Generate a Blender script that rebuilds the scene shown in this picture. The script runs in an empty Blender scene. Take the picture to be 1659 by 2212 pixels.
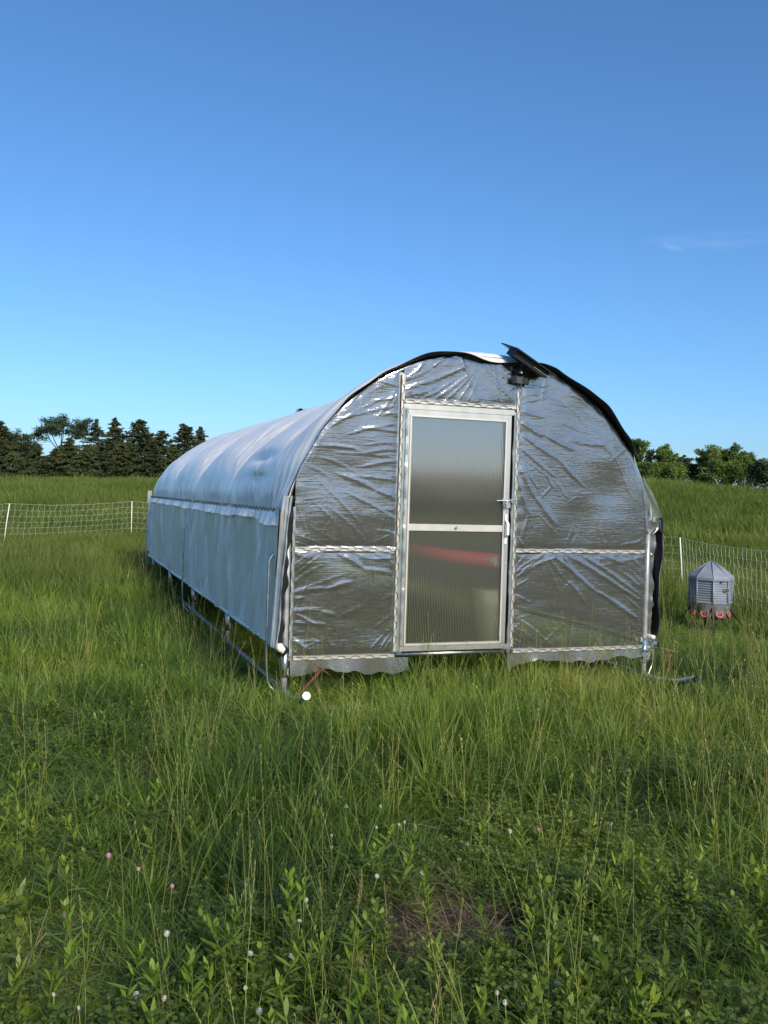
import bpy, math, random
import numpy as np
from mathutils import Vector, Matrix, noise as mnoise

SC = bpy.context.scene
COL = SC.collection
PI = math.pi
rnd = random.Random(7)
R = math.radians

# ------------------------------------------------------------------ camera
CAM = np.array([-1.5841, -6.4029, 1.4496])
B0 = np.array([0.940507, -0.338495, 0.029462])      # right
B1 = np.array([-0.021755, 0.026540, 0.999411])      # up
B2 = np.array([0.339077, 0.940594, -0.017597])      # forward
FPX = 1983.25                                       # focal length for a 1659 x 2212 frame
cam = bpy.data.cameras.new('camera')
cam.sensor_fit = 'VERTICAL'; cam.sensor_height = 32.0; cam.lens = 32.0 * FPX / 2212.0
cam.clip_start = 0.05; cam.clip_end = 3000
co = bpy.data.objects.new('camera', cam); COL.objects.link(co)
co.matrix_world = Matrix(((B0[0], B1[0], -B2[0], CAM[0]), (B0[1], B1[1], -B2[1], CAM[1]),
                          (B0[2], B1[2], -B2[2], CAM[2]), (0, 0, 0, 1)))
SC.camera = co

# ------------------------------------------------------------------ light
SUN_EL = R(30.0)
SUN_AZ = math.atan2(0.14, -0.99)                    # compass style: 0 = +Y, positive towards +X
world = bpy.data.worlds.new('World'); SC.world = world; world.use_nodes = True
nt = world.node_tree; nt.nodes.clear()
def nd(t, kind, **kw):
    n = t.nodes.new(kind)
    for k, v in kw.items(): setattr(n, k, v)
    return n
sky = nd(nt, 'ShaderNodeTexSky', sky_type='NISHITA', sun_disc=False)
sky.sun_elevation = SUN_EL; sky.sun_rotation = SUN_AZ; sky.altitude = 100
sky.air_density = 1.0; sky.dust_density = 0.9; sky.ozone_density = 10.0
hs = nd(nt, 'ShaderNodeHueSaturation'); hs.inputs['Saturation'].default_value = 1.0; hs.inputs['Hue'].default_value = 0.496
bg = nd(nt, 'ShaderNodeBackground'); bg.inputs['Strength'].default_value = 0.119
wo = nd(nt, 'ShaderNodeOutputWorld')
nt.links.new(sky.outputs[0], hs.inputs['Color'])
# a wisp of high cloud, a patch of the sky itself
tc = nd(nt, 'ShaderNodeTexCoord')
def sky_wisp(col_in, u, v, su, sv, amt, tilt=0.0, sc=9.0):
    d = B2 + B0 * (u - 829.5) / FPX + B1 * (1106 - v) / FPX; d /= np.linalg.norm(d)
    right = np.cross(d, (0, 0, 1.0)); right /= np.linalg.norm(right); up = np.cross(right, d)
    rx = right * math.cos(tilt) + up * math.sin(tilt); ux = -right * math.sin(tilt) + up * math.cos(tilt)
    def dot(vec):
        n = nd(nt, 'ShaderNodeVectorMath', operation='DOT_PRODUCT'); n.inputs[1].default_value = tuple(vec)
        nt.links.new(tc.outputs['Generated'], n.inputs[0]); return n.outputs['Value']
    def mth(op, a, b=None):
        n = nd(nt, 'ShaderNodeMath', operation=op)
        for i, q in enumerate((a, b)):
            if q is None: continue
            if isinstance(q, (int, float)): n.inputs[i].default_value = q
            else: nt.links.new(q, n.inputs[i])
        return n.outputs[0]
    a = mth('MULTIPLY', dot(rx), 1 / su); b = mth('MULTIPLY', dot(ux), 1 / sv)
    comb = nd(nt, 'ShaderNodeCombineXYZ'); nt.links.new(a, comb.inputs[0]); nt.links.new(b, comb.inputs[1])
    no = nd(nt, 'ShaderNodeTexNoise'); no.inputs['Scale'].default_value = 1.6; no.inputs['Detail'].default_value = 5
    nt.links.new(comb.outputs[0], no.inputs['Vector'])
    r2 = mth('ADD', mth('MULTIPLY', a, a), mth('MULTIPLY', b, b))
    fall = mth('SUBTRACT', 1.0, r2)
    fall = mth('MAXIMUM', fall, 0.0)
    fwd = mth('GREATER_THAN', dot(d), 0.0)
    nn = mth('MAXIMUM', mth('SUBTRACT', no.outputs['Fac'], 0.35), 0.0)
    m = mth('MULTIPLY', mth('MULTIPLY', mth('MULTIPLY', fall, nn), fwd), amt)
    mx = nd(nt, 'ShaderNodeMix', data_type='RGBA')
    nt.links.new(m, mx.inputs['Factor']); nt.links.new(col_in, mx.inputs['A']); mx.inputs['B'].default_value = (7.5, 8.0, 8.6, 1)
    return mx.outputs['Result']
c = sky_wisp(hs.outputs[0], 1535, 520, 0.075, 0.012, 0.15, R(-1))
c = sky_wisp(c, 1450, 533, 0.012, 0.004, 0.3, R(-14))
c = sky_wisp(c, 1600, 992, 0.11, 0.006, 0.35, R(-1))
nt.links.new(c, bg.inputs['Color']); nt.links.new(bg.outputs[0], wo.inputs[0])

sl = bpy.data.lights.new('sun', 'SUN'); sl.energy = 3.7; sl.angle = R(15); sl.color = (1.0, 0.88, 0.67)
so = bpy.data.objects.new('sun', sl); COL.objects.link(so)
sd = Vector((math.sin(SUN_AZ) * math.cos(SUN_EL), math.cos(SUN_AZ) * math.cos(SUN_EL), math.sin(SUN_EL)))
so.rotation_euler = sd.to_track_quat('Z', 'Y').to_euler(); so.location = (6, -10, 8)

SC.view_settings.view_transform = 'Standard'; SC.view_settings.look = 'None'
SC.view_settings.gamma = 1.0; SC.view_settings.exposure = 0.5; SC.view_settings.use_curve_mapping = False
SC.render.engine = 'CYCLES'
SC.cycles.max_bounces = 8; SC.cycles.transparent_max_bounces = 24; SC.cycles.caustics_reflective = False
SC.cycles.caustics_refractive = False; SC.cycles.sample_clamp_indirect = 4.0

# ------------------------------------------------------------------ helpers
def ray(u, v): return B2 + B0 * (u - 829.5) / FPX + B1 * (1106 - v) / FPX
def ony(u, v, y=0.0):
    d = ray(u, v); return CAM + d * ((y - CAM[1]) / d[1])
def onz(u, v, z=0.0):
    d = ray(u, v); return CAM + d * ((z - CAM[2]) / d[2])
def atr(u, v, r):
    d = ray(u, v); d = d / math.hypot(d[0], d[1]); return CAM + d * r

def interp(x, xs, ys): return np.interp(x, xs, ys)
HZ_U = np.array([-400, 0, 330, 829, 1395, 1440, 1528, 1659, 2000])
HZ_V = np.array([1037, 1038, 1039, 1040, 1039.5, 1042, 1054, 1064, 1085])
_az, _tt = [], []
for u_, v_ in zip(HZ_U, HZ_V):
    d_ = ray(u_, v_ + 9.0); _az.append(math.atan2(d_[0], d_[1])); _tt.append(d_[2] / math.hypot(d_[0], d_[1]))
_az = np.array(_az); _tt = np.array(_tt)
def smooth(t): t = np.clip(t, 0, 1); return t * t * (3 - 2 * t)
def vnoise(x, y, s, seed=0):
    """cheap smooth value noise on arrays"""
    x = np.asarray(x, float) / s + seed * 17.3; y = np.asarray(y, float) / s + seed * 9.1
    xi = np.floor(x).astype(np.int64); yi = np.floor(y).astype(np.int64); fx = smooth(x - xi); fy = smooth(y - yi)
    def h(a, b):
        n = (a * 374761393 + b * 668265263 + seed * 982451653) & 0x7fffffff
        n = ((n ^ (n >> 13)) * 1274126177) & 0x7fffffff
        return ((n ^ (n >> 16)) & 0xffff) / 65535.0
    a = h(xi, yi); b = h(xi + 1, yi); c_ = h(xi, yi + 1); d = h(xi + 1, yi + 1)
    return (a * (1 - fx) + b * fx) * (1 - fy) + (c_ * (1 - fx) + d * fx) * fy
def ground_z(x, y):
    x = np.asarray(x, float); y = np.asarray(y, float)
    dx = x - CAM[0]; dy = y - CAM[1]; r = np.hypot(dx, dy); az = np.arctan2(dx, dy)
    t = np.interp(az, _az, _tt)
    w = smooth((R(75) - np.abs(az - R(20))) / R(35))
    rr = np.minimum(r, 140.0)
    s = smooth((rr - 13) / 50.0)
    z = w * s * (CAM[2] + rr * t)
    und = (vnoise(x, y, 2.3, 1) - .5) * .035 + (vnoise(x, y, 6.5, 2) - .5) * .05
    near = smooth((r - 7.0) / 3.0)
    return z + und * (0.25 + 0.75 * near) * (1 - smooth((r - 60) / 30)) 

class MB:
    def __init__(s): s.v = []; s.f = []; s.n = 0; s.att = []
    def add(s, v, f, a=None):
        v = np.asarray(v, float).reshape(-1, 3)
        s.v.append(v); s.f.extend([tuple(i + s.n for i in q) for q in f]); s.n += len(v)
        return s
    def box(s, c, size, rot=None):
        hx, hy, hz = [q / 2 for q in size]
        p = np.array([(-hx, -hy, -hz), (hx, -hy, -hz), (hx, hy, -hz), (-hx, hy, -hz), (-hx, -hy, hz), (hx, -hy, hz), (hx, hy, hz), (-hx, hy, hz)])
        if rot is not None: p = p @ np.array(rot).T
        return s.add(p + np.array(c), [(0, 3, 2, 1), (4, 5, 6, 7), (0, 1, 5, 4), (1, 2, 6, 5), (2, 3, 7, 6), (3, 0, 4, 7)])
    def bbox(s, lo, hi): 
        lo = np.array(lo); hi = np.array(hi); return s.box((lo + hi) / 2, hi - lo)
    def tube(s, pts, r, n=8, cap=True):
        pts = np.array(pts, float); k = len(pts)
        rr = np.full(k, r) if np.isscalar(r) else np.array(r, float)
        t = np.gradient(pts, axis=0); t /= np.linalg.norm(t, axis=1)[:, None] + 1e-12
        a = np.array((0, 0, 1.0)) if abs(t[0][2]) < .9 else np.array((1.0, 0, 0))
        nrm = np.cross(t[0], a); nrm /= np.linalg.norm(nrm); V = []
        for i in range(k):
            nrm = nrm - t[i] * np.dot(nrm, t[i]); nrm /= np.linalg.norm(nrm); b = np.cross(t[i], nrm)
            for j in range(n):
                an = 2 * PI * j / n; V.append(pts[i] + rr[i] * (nrm * math.cos(an) + b * math.sin(an)))
        F = [(i * n + j, i * n + (j + 1) % n, (i + 1) * n + (j + 1) % n, (i + 1) * n + j) for i in range(k - 1) for j in range(n)]
        if cap: F += [tuple(range(n - 1, -1, -1)), tuple((k - 1) * n + j for j in range(n))]
        return s.add(V, F)
    def grid(s, P, flip=False):
        a, b = P.shape[:2]
        F = []
        idx = np.arange(a * b).reshape(a, b)
        q = np.stack([idx[:-1, :-1], idx[1:, :-1], idx[1:, 1:], idx[:-1, 1:]], -1).reshape(-1, 4)
        if flip: q = q[:, ::-1]
        s.v.append(P.reshape(-1, 3)); s.f.extend(map(tuple, (q + s.n).tolist())); s.n += a * b
        return s
    def ring(s, prof, n, c=(0, 0, 0), ang0=0.0, cap=True):
        V = []; 
        for (r, z) in prof:
            for j in range(n):
                an = ang0 + 2 * PI * j / n; V.append((c[0] + r * math.cos(an), c[1] + r * math.sin(an), c[2] + z))
        k = len(prof)
        F = [(i * n + j, i * n + (j + 1) % n, (i + 1) * n + (j + 1) % n, (i + 1) * n + j) for i in range(k - 1) for j in range(n)]
        if cap: F += [tuple(range(n - 1, -1, -1)), tuple((k - 1) * n + j for j in range(n))]
        return s.add(V, F)
    def build(s, name, m, parent=None, smooth_=False, link=True, off=None):
        V = np.concatenate(s.v) if s.v else np.zeros((0, 3))
        o0 = np.array(parent['_w'] if (parent is not None and '_w' in parent) else (0, 0, 0), float)
        me = bpy.data.meshes.new(name); me.from_pydata((V - o0).tolist(), [], s.f); me.update()
        if smooth_: me.polygons.foreach_set('use_smooth', [True] * len(me.polygons))
        if m: me.materials.append(m)
        o = bpy.data.objects.new(name, me)
        if link: COL.objects.link(o)
        if parent is not None:
            o.parent = parent; o['_w'] = list(o0)
        return o

def tag(o, label=None, cat=None, group=None, kind=None):
    if label: o['label'] = label
    if cat: o['category'] = cat
    if group: o['group'] = group
    if kind: o['kind'] = kind
    return o
def thing(name, loc, label, cat, group=None):
    o = bpy.data.objects.new(name, None); COL.objects.link(o); o.location = tuple(loc); o.empty_display_size = .1
    o['_w'] = [float(q) for q in loc]
    return tag(o, label, cat, group)

# ------------------------------------------------------------------ materials
def mat(name, base, rough=.5, metal=0.0, spec=.5, var=None, bump=None, trans=0.0, scale=None, coat=0.0, ramp=None):
    """var=(noise scale, second colour, detail); bump=(scale, strength, distance)"""
    m = bpy.data.materials.new(name); m.use_nodes = True; t = m.node_tree
    b = t.nodes['Principled BSDF']; out = t.nodes['Material Output']
    b.inputs['Base Color'].default_value = (*base, 1); b.inputs['Roughness'].default_value = rough
    b.inputs['Metallic'].default_value = metal; b.inputs['Specular IOR Level'].default_value = spec
    b.inputs['Coat Weight'].default_value = coat
    co_ = nd(t, 'ShaderNodeTexCoord'); mp = nd(t, 'ShaderNodeMapping')
    t.links.new(co_.outputs['Object'], mp.inputs[0])
    if scale: mp.inputs['Scale'].default_value = scale
    if var:
        n = nd(t, 'ShaderNodeTexNoise'); n.inputs['Scale'].default_value = var[0]; n.inputs['Detail'].default_value = var[2] if len(var) > 2 else 4
        t.links.new(mp.outputs[0], n.inputs['Vector'])
        mr = nd(t, 'ShaderNodeMapRange'); mr.inputs['From Min'].default_value = .35; mr.inputs['From Max'].default_value = .65
        t.links.new(n.outputs['Fac'], mr.inputs['Value'])
        mx = nd(t, 'ShaderNodeMix', data_type='RGBA'); mx.inputs['A'].default_value = (*base, 1); mx.inputs['B'].default_value = (*var[1], 1)
        t.links.new(mr.outputs[0], mx.inputs['Factor']); t.links.new(mx.outputs['Result'], b.inputs['Base Color'])
    if bump:
        n = nd(t, 'ShaderNodeTexNoise'); n.inputs['Scale'].default_value = bump[0]; n.inputs['Detail'].default_value = 5
        t.links.new(mp.outputs[0], n.inputs['Vector'])
        bp = nd(t, 'ShaderNodeBump'); bp.inputs['Strength'].default_value = bump[1]; bp.inputs['Distance'].default_value = bump[2] if len(bump) > 2 else .01
        t.links.new(n.outputs['Fac'], bp.inputs['Height']); t.links.new(bp.outputs[0], b.inputs['Normal'])
    if trans > 0:
        tr = nd(t, 'ShaderNodeBsdfTranslucent'); ms = nd(t, 'ShaderNodeMixShader'); ms.inputs[0].default_value = trans
        tr.inputs['Color'].default_value = (*base, 1)
        src = b.inputs['Base Color'].links
        if src: t.links.new(src[0].from_socket, tr.inputs['Color'])
        t.links.new(b.outputs[0], ms.inputs[1]); t.links.new(tr.outputs[0], ms.inputs[2]); t.links.new(ms.outputs[0], out.inputs[0])
    return m

def leaf_mat(name, stops, rough=.5, trans=.35, spec=.3, patch=1.5, tr_tint=(1.5, 1.45, .55), pw=.4, aw=.35):
    """plant colour from per-blade random, per-instance random and slow patches over the field"""
    m = bpy.data.materials.new(name); m.use_nodes = True; t = m.node_tree
    b = t.nodes['Principled BSDF']; out = t.nodes['Material Output']
    at = nd(t, 'ShaderNodeAttribute', attribute_name='rnd'); oi = nd(t, 'ShaderNodeObjectInfo')
    ge = nd(t, 'ShaderNodeNewGeometry')
    n = nd(t, 'ShaderNodeTexNoise'); n.inputs['Scale'].default_value = 1 / patch; n.inputs['Detail'].default_value = 3
    t.links.new(ge.outputs['Position'], n.inputs['Vector'])
    def mth(op, a, b_):
        q = nd(t, 'ShaderNodeMath', operation=op)
        for i, z in enumerate((a, b_)):
            if isinstance(z, (int, float)): q.inputs[i].default_value = z
            else: t.links.new(z, q.inputs[i])
        return q.outputs[0]
    s = mth('MULTIPLY', at.outputs['Fac'], aw)
    s = mth('ADD', s, mth('MULTIPLY', oi.outputs['Random'], 1 - aw - pw + .0))
    s = mth('ADD', s, mth('MULTIPLY', mth('ADD', mth('MULTIPLY', mth('SUBTRACT', n.outputs['Fac'], .5), 3.2), .5), pw))
    cr = nd(t, 'ShaderNodeValToRGB'); e = cr.color_ramp.elements
    e[0].position = stops[0][0]; e[0].color = (*stops[0][1], 1); e[1].position = stops[-1][0]; e[1].color = (*stops[-1][1], 1)
    for p, c_ in stops[1:-1]:
        k = e.new(p); k.color = (*c_, 1)
    t.links.new(s, cr.inputs[0]); t.links.new(cr.outputs[0], b.inputs['Base Color'])
    b.inputs['Roughness'].default_value = rough; b.inputs['Specular IOR Level'].default_value = spec
    tr = nd(t, 'ShaderNodeBsdfTranslucent'); mu = nd(t, 'ShaderNodeMix', data_type='RGBA', blend_type='MULTIPLY'); mu.inputs['Factor'].default_value = 1
    t.links.new(cr.outputs[0], mu.inputs['A']); mu.inputs['B'].default_value = (*tr_tint, 1); t.links.new(mu.outputs['Result'], tr.inputs['Color'])
    ms = nd(t, 'ShaderNodeMixShader'); ms.inputs[0].default_value = trans
    t.links.new(b.outputs[0], ms.inputs[1]); t.links.new(tr.outputs[0], ms.inputs[2]); t.links.new(ms.outputs[0], out.inputs[0])
    return m

M = {}
M['galv'] = mat('galvanised steel', (.55, .56, .57), .38, 1.0, var=(14, (.34, .35, .37)), bump=(60, .12, .004))
M['galv_old'] = mat('weathered galvanised steel', (.46, .48, .5), .42, .45, var=(20, (.3, .31, .33)), bump=(60, .2, .004))
M['alu'] = mat('mill aluminium', (.52, .51, .475), .36, .8, var=(9, (.43, .42, .39)), bump=(90, .08, .003), scale=(1, 1, .2))
M['channel'] = mat('aluminium lock channel', (.56, .54, .49), .4, .4, var=(12, (.5, .48, .44)))
M['wire'] = mat('black coated wire', (.01, .01, .012), .35)
M['rust'] = mat('rusty iron', (.17, .06, .035), .85, .1, var=(60, (.09, .035, .022)), bump=(120, .6, .004))
M['rust_dry'] = mat('dry brown rust', (.2, .115, .06), .9, .05, var=(60, (.1, .06, .035)), bump=(120, .6, .004))
M['white_cap'] = mat('white plastic cap', (.88, .88, .88), .4)
M['black_pl'] = mat('black plastic', (.013, .014, .018), .4, bump=(80, .1, .002))
M['tarp_in'] = mat('black tarp lining', (.012, .011, .014), .42, bump=(30, .35, .01))
M['red'] = mat('red plastic', (.7, .03, .06), .6)
M['pale_pl'] = mat('pale plastic', (.62, .65, .52), .5)
M['white_rope'] = mat('white poly wire', (.82, .84, .8), .6)
M['white_post'] = mat('white plastic post', (.8, .8, .78), .4)
M['feeder'] = mat('grey moulded plastic', (.235, .265, .33), .5, 0, .5, var=(6, (.175, .2, .255)), bump=(160, .15, .003))
M['feeder_pan'] = mat('dark grey moulded plastic', (.15, .158, .17), .55, var=(18, (.115, .12, .13)), bump=(120, .2, .003))
M['port'] = mat('salmon red plastic ring', (.6, .11, .1), .5)
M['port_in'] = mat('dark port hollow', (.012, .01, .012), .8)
M['badge'] = mat('brown oval badge', (.045, .025, .022), .4)
M['leg'] = mat('blackened steel leg', (.022, .028, .03), .5, .3)
M['bark'] = mat('bark', (.09, .07, .05), .95, var=(6, (.05, .04, .03)), bump=(14, .8, .05))
M['bark_pale'] = mat('pale bark', (.24, .2, .14), .95, var=(4, (.14, .11, .08)), bump=(14, .8, .05))
M['pv'] = mat('dark solar glass', (.01, .012, .03), .12, 0, .6)
M['led'] = mat('clear led lens', (.75, .75, .7), .2)
M['soil'] = mat('reddish soil', (.045, .026, .022), .95, var=(9, (.07, .045, .035)), bump=(25, .9, .03))

def film_mat(name, hz=.16, gloss=.36, haze=.10, tint=(.72, .74, .76), rough=.11, bump=.5):
    m = bpy.data.materials.new(name); m.use_nodes = True; t = m.node_tree; t.nodes.clear()
    out = nd(t, 'ShaderNodeOutputMaterial'); tc_ = nd(t, 'ShaderNodeTexCoord')
    def nz(scale, sc, det=3):
        mp = nd(t, 'ShaderNodeMapping'); mp.inputs['Scale'].default_value = sc; t.links.new(tc_.outputs['Object'], mp.inputs[0])
        n = nd(t, 'ShaderNodeTexNoise'); n.inputs['Scale'].default_value = scale; n.inputs['Detail'].default_value = det
        t.links.new(mp.outputs[0], n.inputs['Vector']); return n.outputs['Fac']
    h1 = nz(1, (5, 1, 110), 4)      # horizontal threads
    h2 = nz(1, (26, 1, 60), 3)      # dimpled weave
    h3 = nz(1, (9, 1, 9), 2)        # small buckles
    def bp(h, s, d, prev=None):
        b = nd(t, 'ShaderNodeBump'); b.inputs['Strength'].default_value = s; b.inputs['Distance'].default_value = d
        t.links.new(h, b.inputs['Height'])
        if prev: t.links.new(prev, b.inputs['Normal'])
        return b.outputs[0]
    N = bp(h3, 1.0, .0015 * bump); N = bp(h2, 1.0, .0013 * bump, N); N = bp(h1, 1.0, .0022 * bump, N)
    g = nd(t, 'ShaderNodeBsdfGlossy'); g.inputs['Roughness'].default_value = rough; g.inputs['Color'].default_value = (.93, .93, .95, 1)
    t.links.new(N, g.inputs['Normal'])
    tr = nd(t, 'ShaderNodeBsdfTransparent'); tr.inputs['Color'].default_value = (*tint, 1)
    df = nd(t, 'ShaderNodeBsdfDiffuse'); df.inputs['Color'].default_value = (.8, .8, .78, 1); t.links.new(N, df.inputs['Normal'])
    tl = nd(t, 'ShaderNodeBsdfTranslucent'); tl.inputs['Color'].default_value = (.8, .8, .78, 1)
    m1 = nd(t, 'ShaderNodeMixShader'); m1.inputs[0].default_value = .35; t.links.new(df.outputs[0], m1.inputs[1]); t.links.new(tl.outputs[0], m1.inputs[2])
    # scratchy haze: threads scatter a little light
    mr = nd(t, 'ShaderNodeMapRange'); mr.inputs['From Min'].default_value = .55; mr.inputs['From Max'].default_value = .8
    mr.inputs['To Min'].default_value = haze; mr.inputs['To Max'].default_value = min(1, haze + hz); t.links.new(h1, mr.inputs['Value'])
    m2 = nd(t, 'ShaderNodeMixShader'); t.links.new(mr.outputs[0], m2.inputs[0]); t.links.new(tr.outputs[0], m2.inputs[1]); t.links.new(m1.outputs[0], m2.inputs[2])
    fr = nd(t, 'ShaderNodeLayerWeight'); fr.inputs['Blend'].default_value = .35; t.links.new(N, fr.inputs['Normal'])
    ad = nd(t, 'ShaderNodeMath', operation='MULTIPLY_ADD'); ad.inputs[1].default_value = .6; ad.inputs[2].default_value = gloss; ad.use_clamp = True
    t.links.new(fr.outputs['Fresnel'], ad.inputs[0])
    m3 = nd(t, 'ShaderNodeMixShader'); t.links.new(ad.outputs[0], m3.inputs[0]); t.links.new(m2.outputs[0], m3.inputs[1]); t.links.new(g.outputs[0], m3.inputs[2])
    t.links.new(m3.outputs[0], out.inputs[0]); return m
M['film'] = film_mat('woven clear film', gloss=.20, haze=.09, rough=.13, tint=(.52, .54, .55))
M['film_edge'] = film_mat('loose film edge', hz=.04, gloss=.04, haze=.15, tint=(.72, .84, .9), rough=.2, bump=.3)

def poly_mat():
    m = bpy.data.materials.new('twin wall polycarbonate'); m.use_nodes = True; t = m.node_tree; t.nodes.clear()
    out = nd(t, 'ShaderNodeOutputMaterial'); tc_ = nd(t, 'ShaderNodeTexCoord')
    wv = nd(t, 'ShaderNodeTexWave', wave_type='BANDS', bands_direction='X'); wv.inputs['Scale'].default_value = 104 / 2 / PI * 1.0
    wv.inputs['Scale'].default_value = 23.0
    t.links.new(tc_.outputs['Object'], wv.inputs['Vector'])
    b = nd(t, 'ShaderNodeBump'); b.inputs['Strength'].default_value = .5; b.inputs['Distance'].default_value = .003; t.links.new(wv.outputs['Fac'], b.inputs['Height'])
    g = nd(t, 'ShaderNodeBsdfGlossy'); g.inputs['Roughness'].default_value = .06; t.links.new(b.outputs[0], g.inputs['Normal']); g.inputs['Color'].default_value = (.9, .9, .88, 1)
    rf = nd(t, 'ShaderNodeBsdfRefraction'); rf.inputs['Roughness'].default_value = .28; rf.inputs['IOR'].default_value = 1.12; rf.inputs['Color'].default_value = (.55, .55, .54, 1)
    df = nd(t, 'ShaderNodeBsdfDiffuse'); df.inputs['Color'].default_value = (.6, .6, .55, 1)
    m1 = nd(t, 'ShaderNodeMixShader'); m1.inputs[0].default_value = .06
    tp_ = nd(t, 'ShaderNodeBsdfTransparent'); tp_.inputs['Color'].default_value = (.6, .6, .57, 1); m0 = nd(t, 'ShaderNodeMixShader'); m0.inputs[0].default_value = .5
    t.links.new(rf.outputs[0], m0.inputs[1]); t.links.new(tp_.outputs[0], m0.inputs[2]); t.links.new(m0.outputs[0], m1.inputs[1]); t.links.new(df.outputs[0], m1.inputs[2])
    # the ribs show as fine pale lines
    mr = nd(t, 'ShaderNodeMapRange'); mr.inputs['From Min'].default_value = .7; mr.inputs['To Min'].default_value = .02; mr.inputs['To Max'].default_value = .3
    t.links.new(wv.outputs['Fac'], mr.inputs['Value']); t.links.new(mr.outputs[0], m1.inputs[0])
    m2 = nd(t, 'ShaderNodeMixShader'); m2.inputs[0].default_value = .22; t.links.new(m1.outputs[0], m2.inputs[1]); t.links.new(g.outputs[0], m2.inputs[2])
    mg = nd(t, 'ShaderNodeMapRange'); mg.inputs['To Min'].default_value = .15; mg.inputs['To Max'].default_value = .38
    t.links.new(wv.outputs['Fac'], mg.inputs['Value']); t.links.new(mg.outputs[0], m2.inputs[0])
    t.links.new(m2.outputs[0], out.inputs[0]); return m
M['poly'] = poly_mat()

def tarp_mat(name, base, stains=(), rough=.33, trans=.0, bmp=(26, .25, .006), scale=None):
    m = mat(name, base, rough, 0, .5, var=(1.2, tuple(q * .93 for q in base)), bump=bmp, scale=scale)
    t = m.node_tree; b = t.nodes['Principled BSDF']
    ge = nd(t, 'ShaderNodeNewGeometry')
    prev = b.inputs['Base Color'].links[0].from_socket
    for (c_, rad, colr) in stains:
        mp = nd(t, 'ShaderNodeMapping', vector_type='POINT'); mp.inputs['Location'].default_value = tuple(-c_[i] / rad[i] for i in range(3))
        mp.inputs['Scale'].default_value = tuple(1 / q for q in rad)
        t.links.new(ge.outputs['Position'], mp.inputs[0])
        ln = nd(t, 'ShaderNodeVectorMath', operation='LENGTH'); t.links.new(mp.outputs[0], ln.inputs[0])
        no = nd(t, 'ShaderNodeTexNoise'); no.inputs['Scale'].default_value = 22; no.inputs['Detail'].default_value = 6; t.links.new(ge.outputs['Position'], no.inputs['Vector'])
        a = nd(t, 'ShaderNodeMath', operation='MULTIPLY_ADD'); a.inputs[1].default_value = 3.2; a.inputs[2].default_value = -1.35; t.links.new(no.outputs['Fac'], a.inputs[0])
        s_ = nd(t, 'ShaderNodeMath', operation='SUBTRACT'); s_.use_clamp = True; t.links.new(a.outputs[0], s_.inputs[0]); t.links.new(ln.outputs['Value'], s_.inputs[1])
        # inside the blot only
        mx = nd(t, 'ShaderNodeMix', data_type='RGBA'); t.links.new(s_.outputs[0], mx.inputs['Factor']); t.links.new(prev, mx.inputs['A']); mx.inputs['B'].default_value = (*colr, 1)
        prev = mx.outputs['Result']
    t.links.new(prev, b.inputs['Base Color'])
    return m

GSTOPS = [(0.0, (.025, .045, .012)), (.28, (.05, .098, .02)), (.5, (.108, .182, .03)), (.74, (.245, .33, .052)), (.93, (.34, .33, .085)), (1.0, (.42, .35, .16))]
M['grass'] = leaf_mat('grass blades', GSTOPS, .5, .35, .35)
M['grass_far'] = leaf_mat('pasture grass', [(0, (.062, .1, .024)), (.5, (.13, .178, .038)), (1, (.225, .25, .064))], .6, .3, .2, patch=9, pw=.5)
M['stem'] = leaf_mat('seeding grass stems', [(0, (.15, .2, .045)), (.5, (.27, .28, .08)), (1, (.42, .36, .17))], .6, .25)
M['weed'] = leaf_mat('broad weed leaves', [(0, (.055, .09, .018)), (.45, (.12, .18, .025)), (1, (.27, .34, .04))], .45, .35, .4, patch=.8)
M['clover'] = leaf_mat('clover leaves', [(0, (.05, .085, .02)), (.5, (.1, .15, .026)), (1, (.18, .24, .04))], .5, .3, .4, patch=.8)
M['straw'] = leaf_mat('dry straw', [(0, (.12, .085, .05)), (.5, (.2, .15, .09)), (1, (.32, .26, .16))], .8, .1)
M['needles'] = leaf_mat('spruce needles', [(0, (.026, .038, .018)), (.5, (.048, .062, .026)), (1, (.085, .095, .038))], .7, .12, .2, patch=4, pw=.4)
M['leaves'] = leaf_mat('broad tree leaves', [(0, (.06, .1, .028)), (.5, (.12, .18, .042)), (1, (.2, .26, .075))], .6, .3, .25, patch=4, pw=.4)
M['leaves_dk'] = leaf_mat('dark tree leaves', [(0, (.03, .055, .03)), (.5, (.055, .09, .042)), (1, (.09, .13, .06))], .6, .25, .25, patch=5, pw=.4)
M['white_fl'] = mat('white petals', (.66, .64, .58), .8, trans=.25)
M['pink_fl'] = mat('pink petals', (.62, .36, .46), .7, trans=.2)

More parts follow.
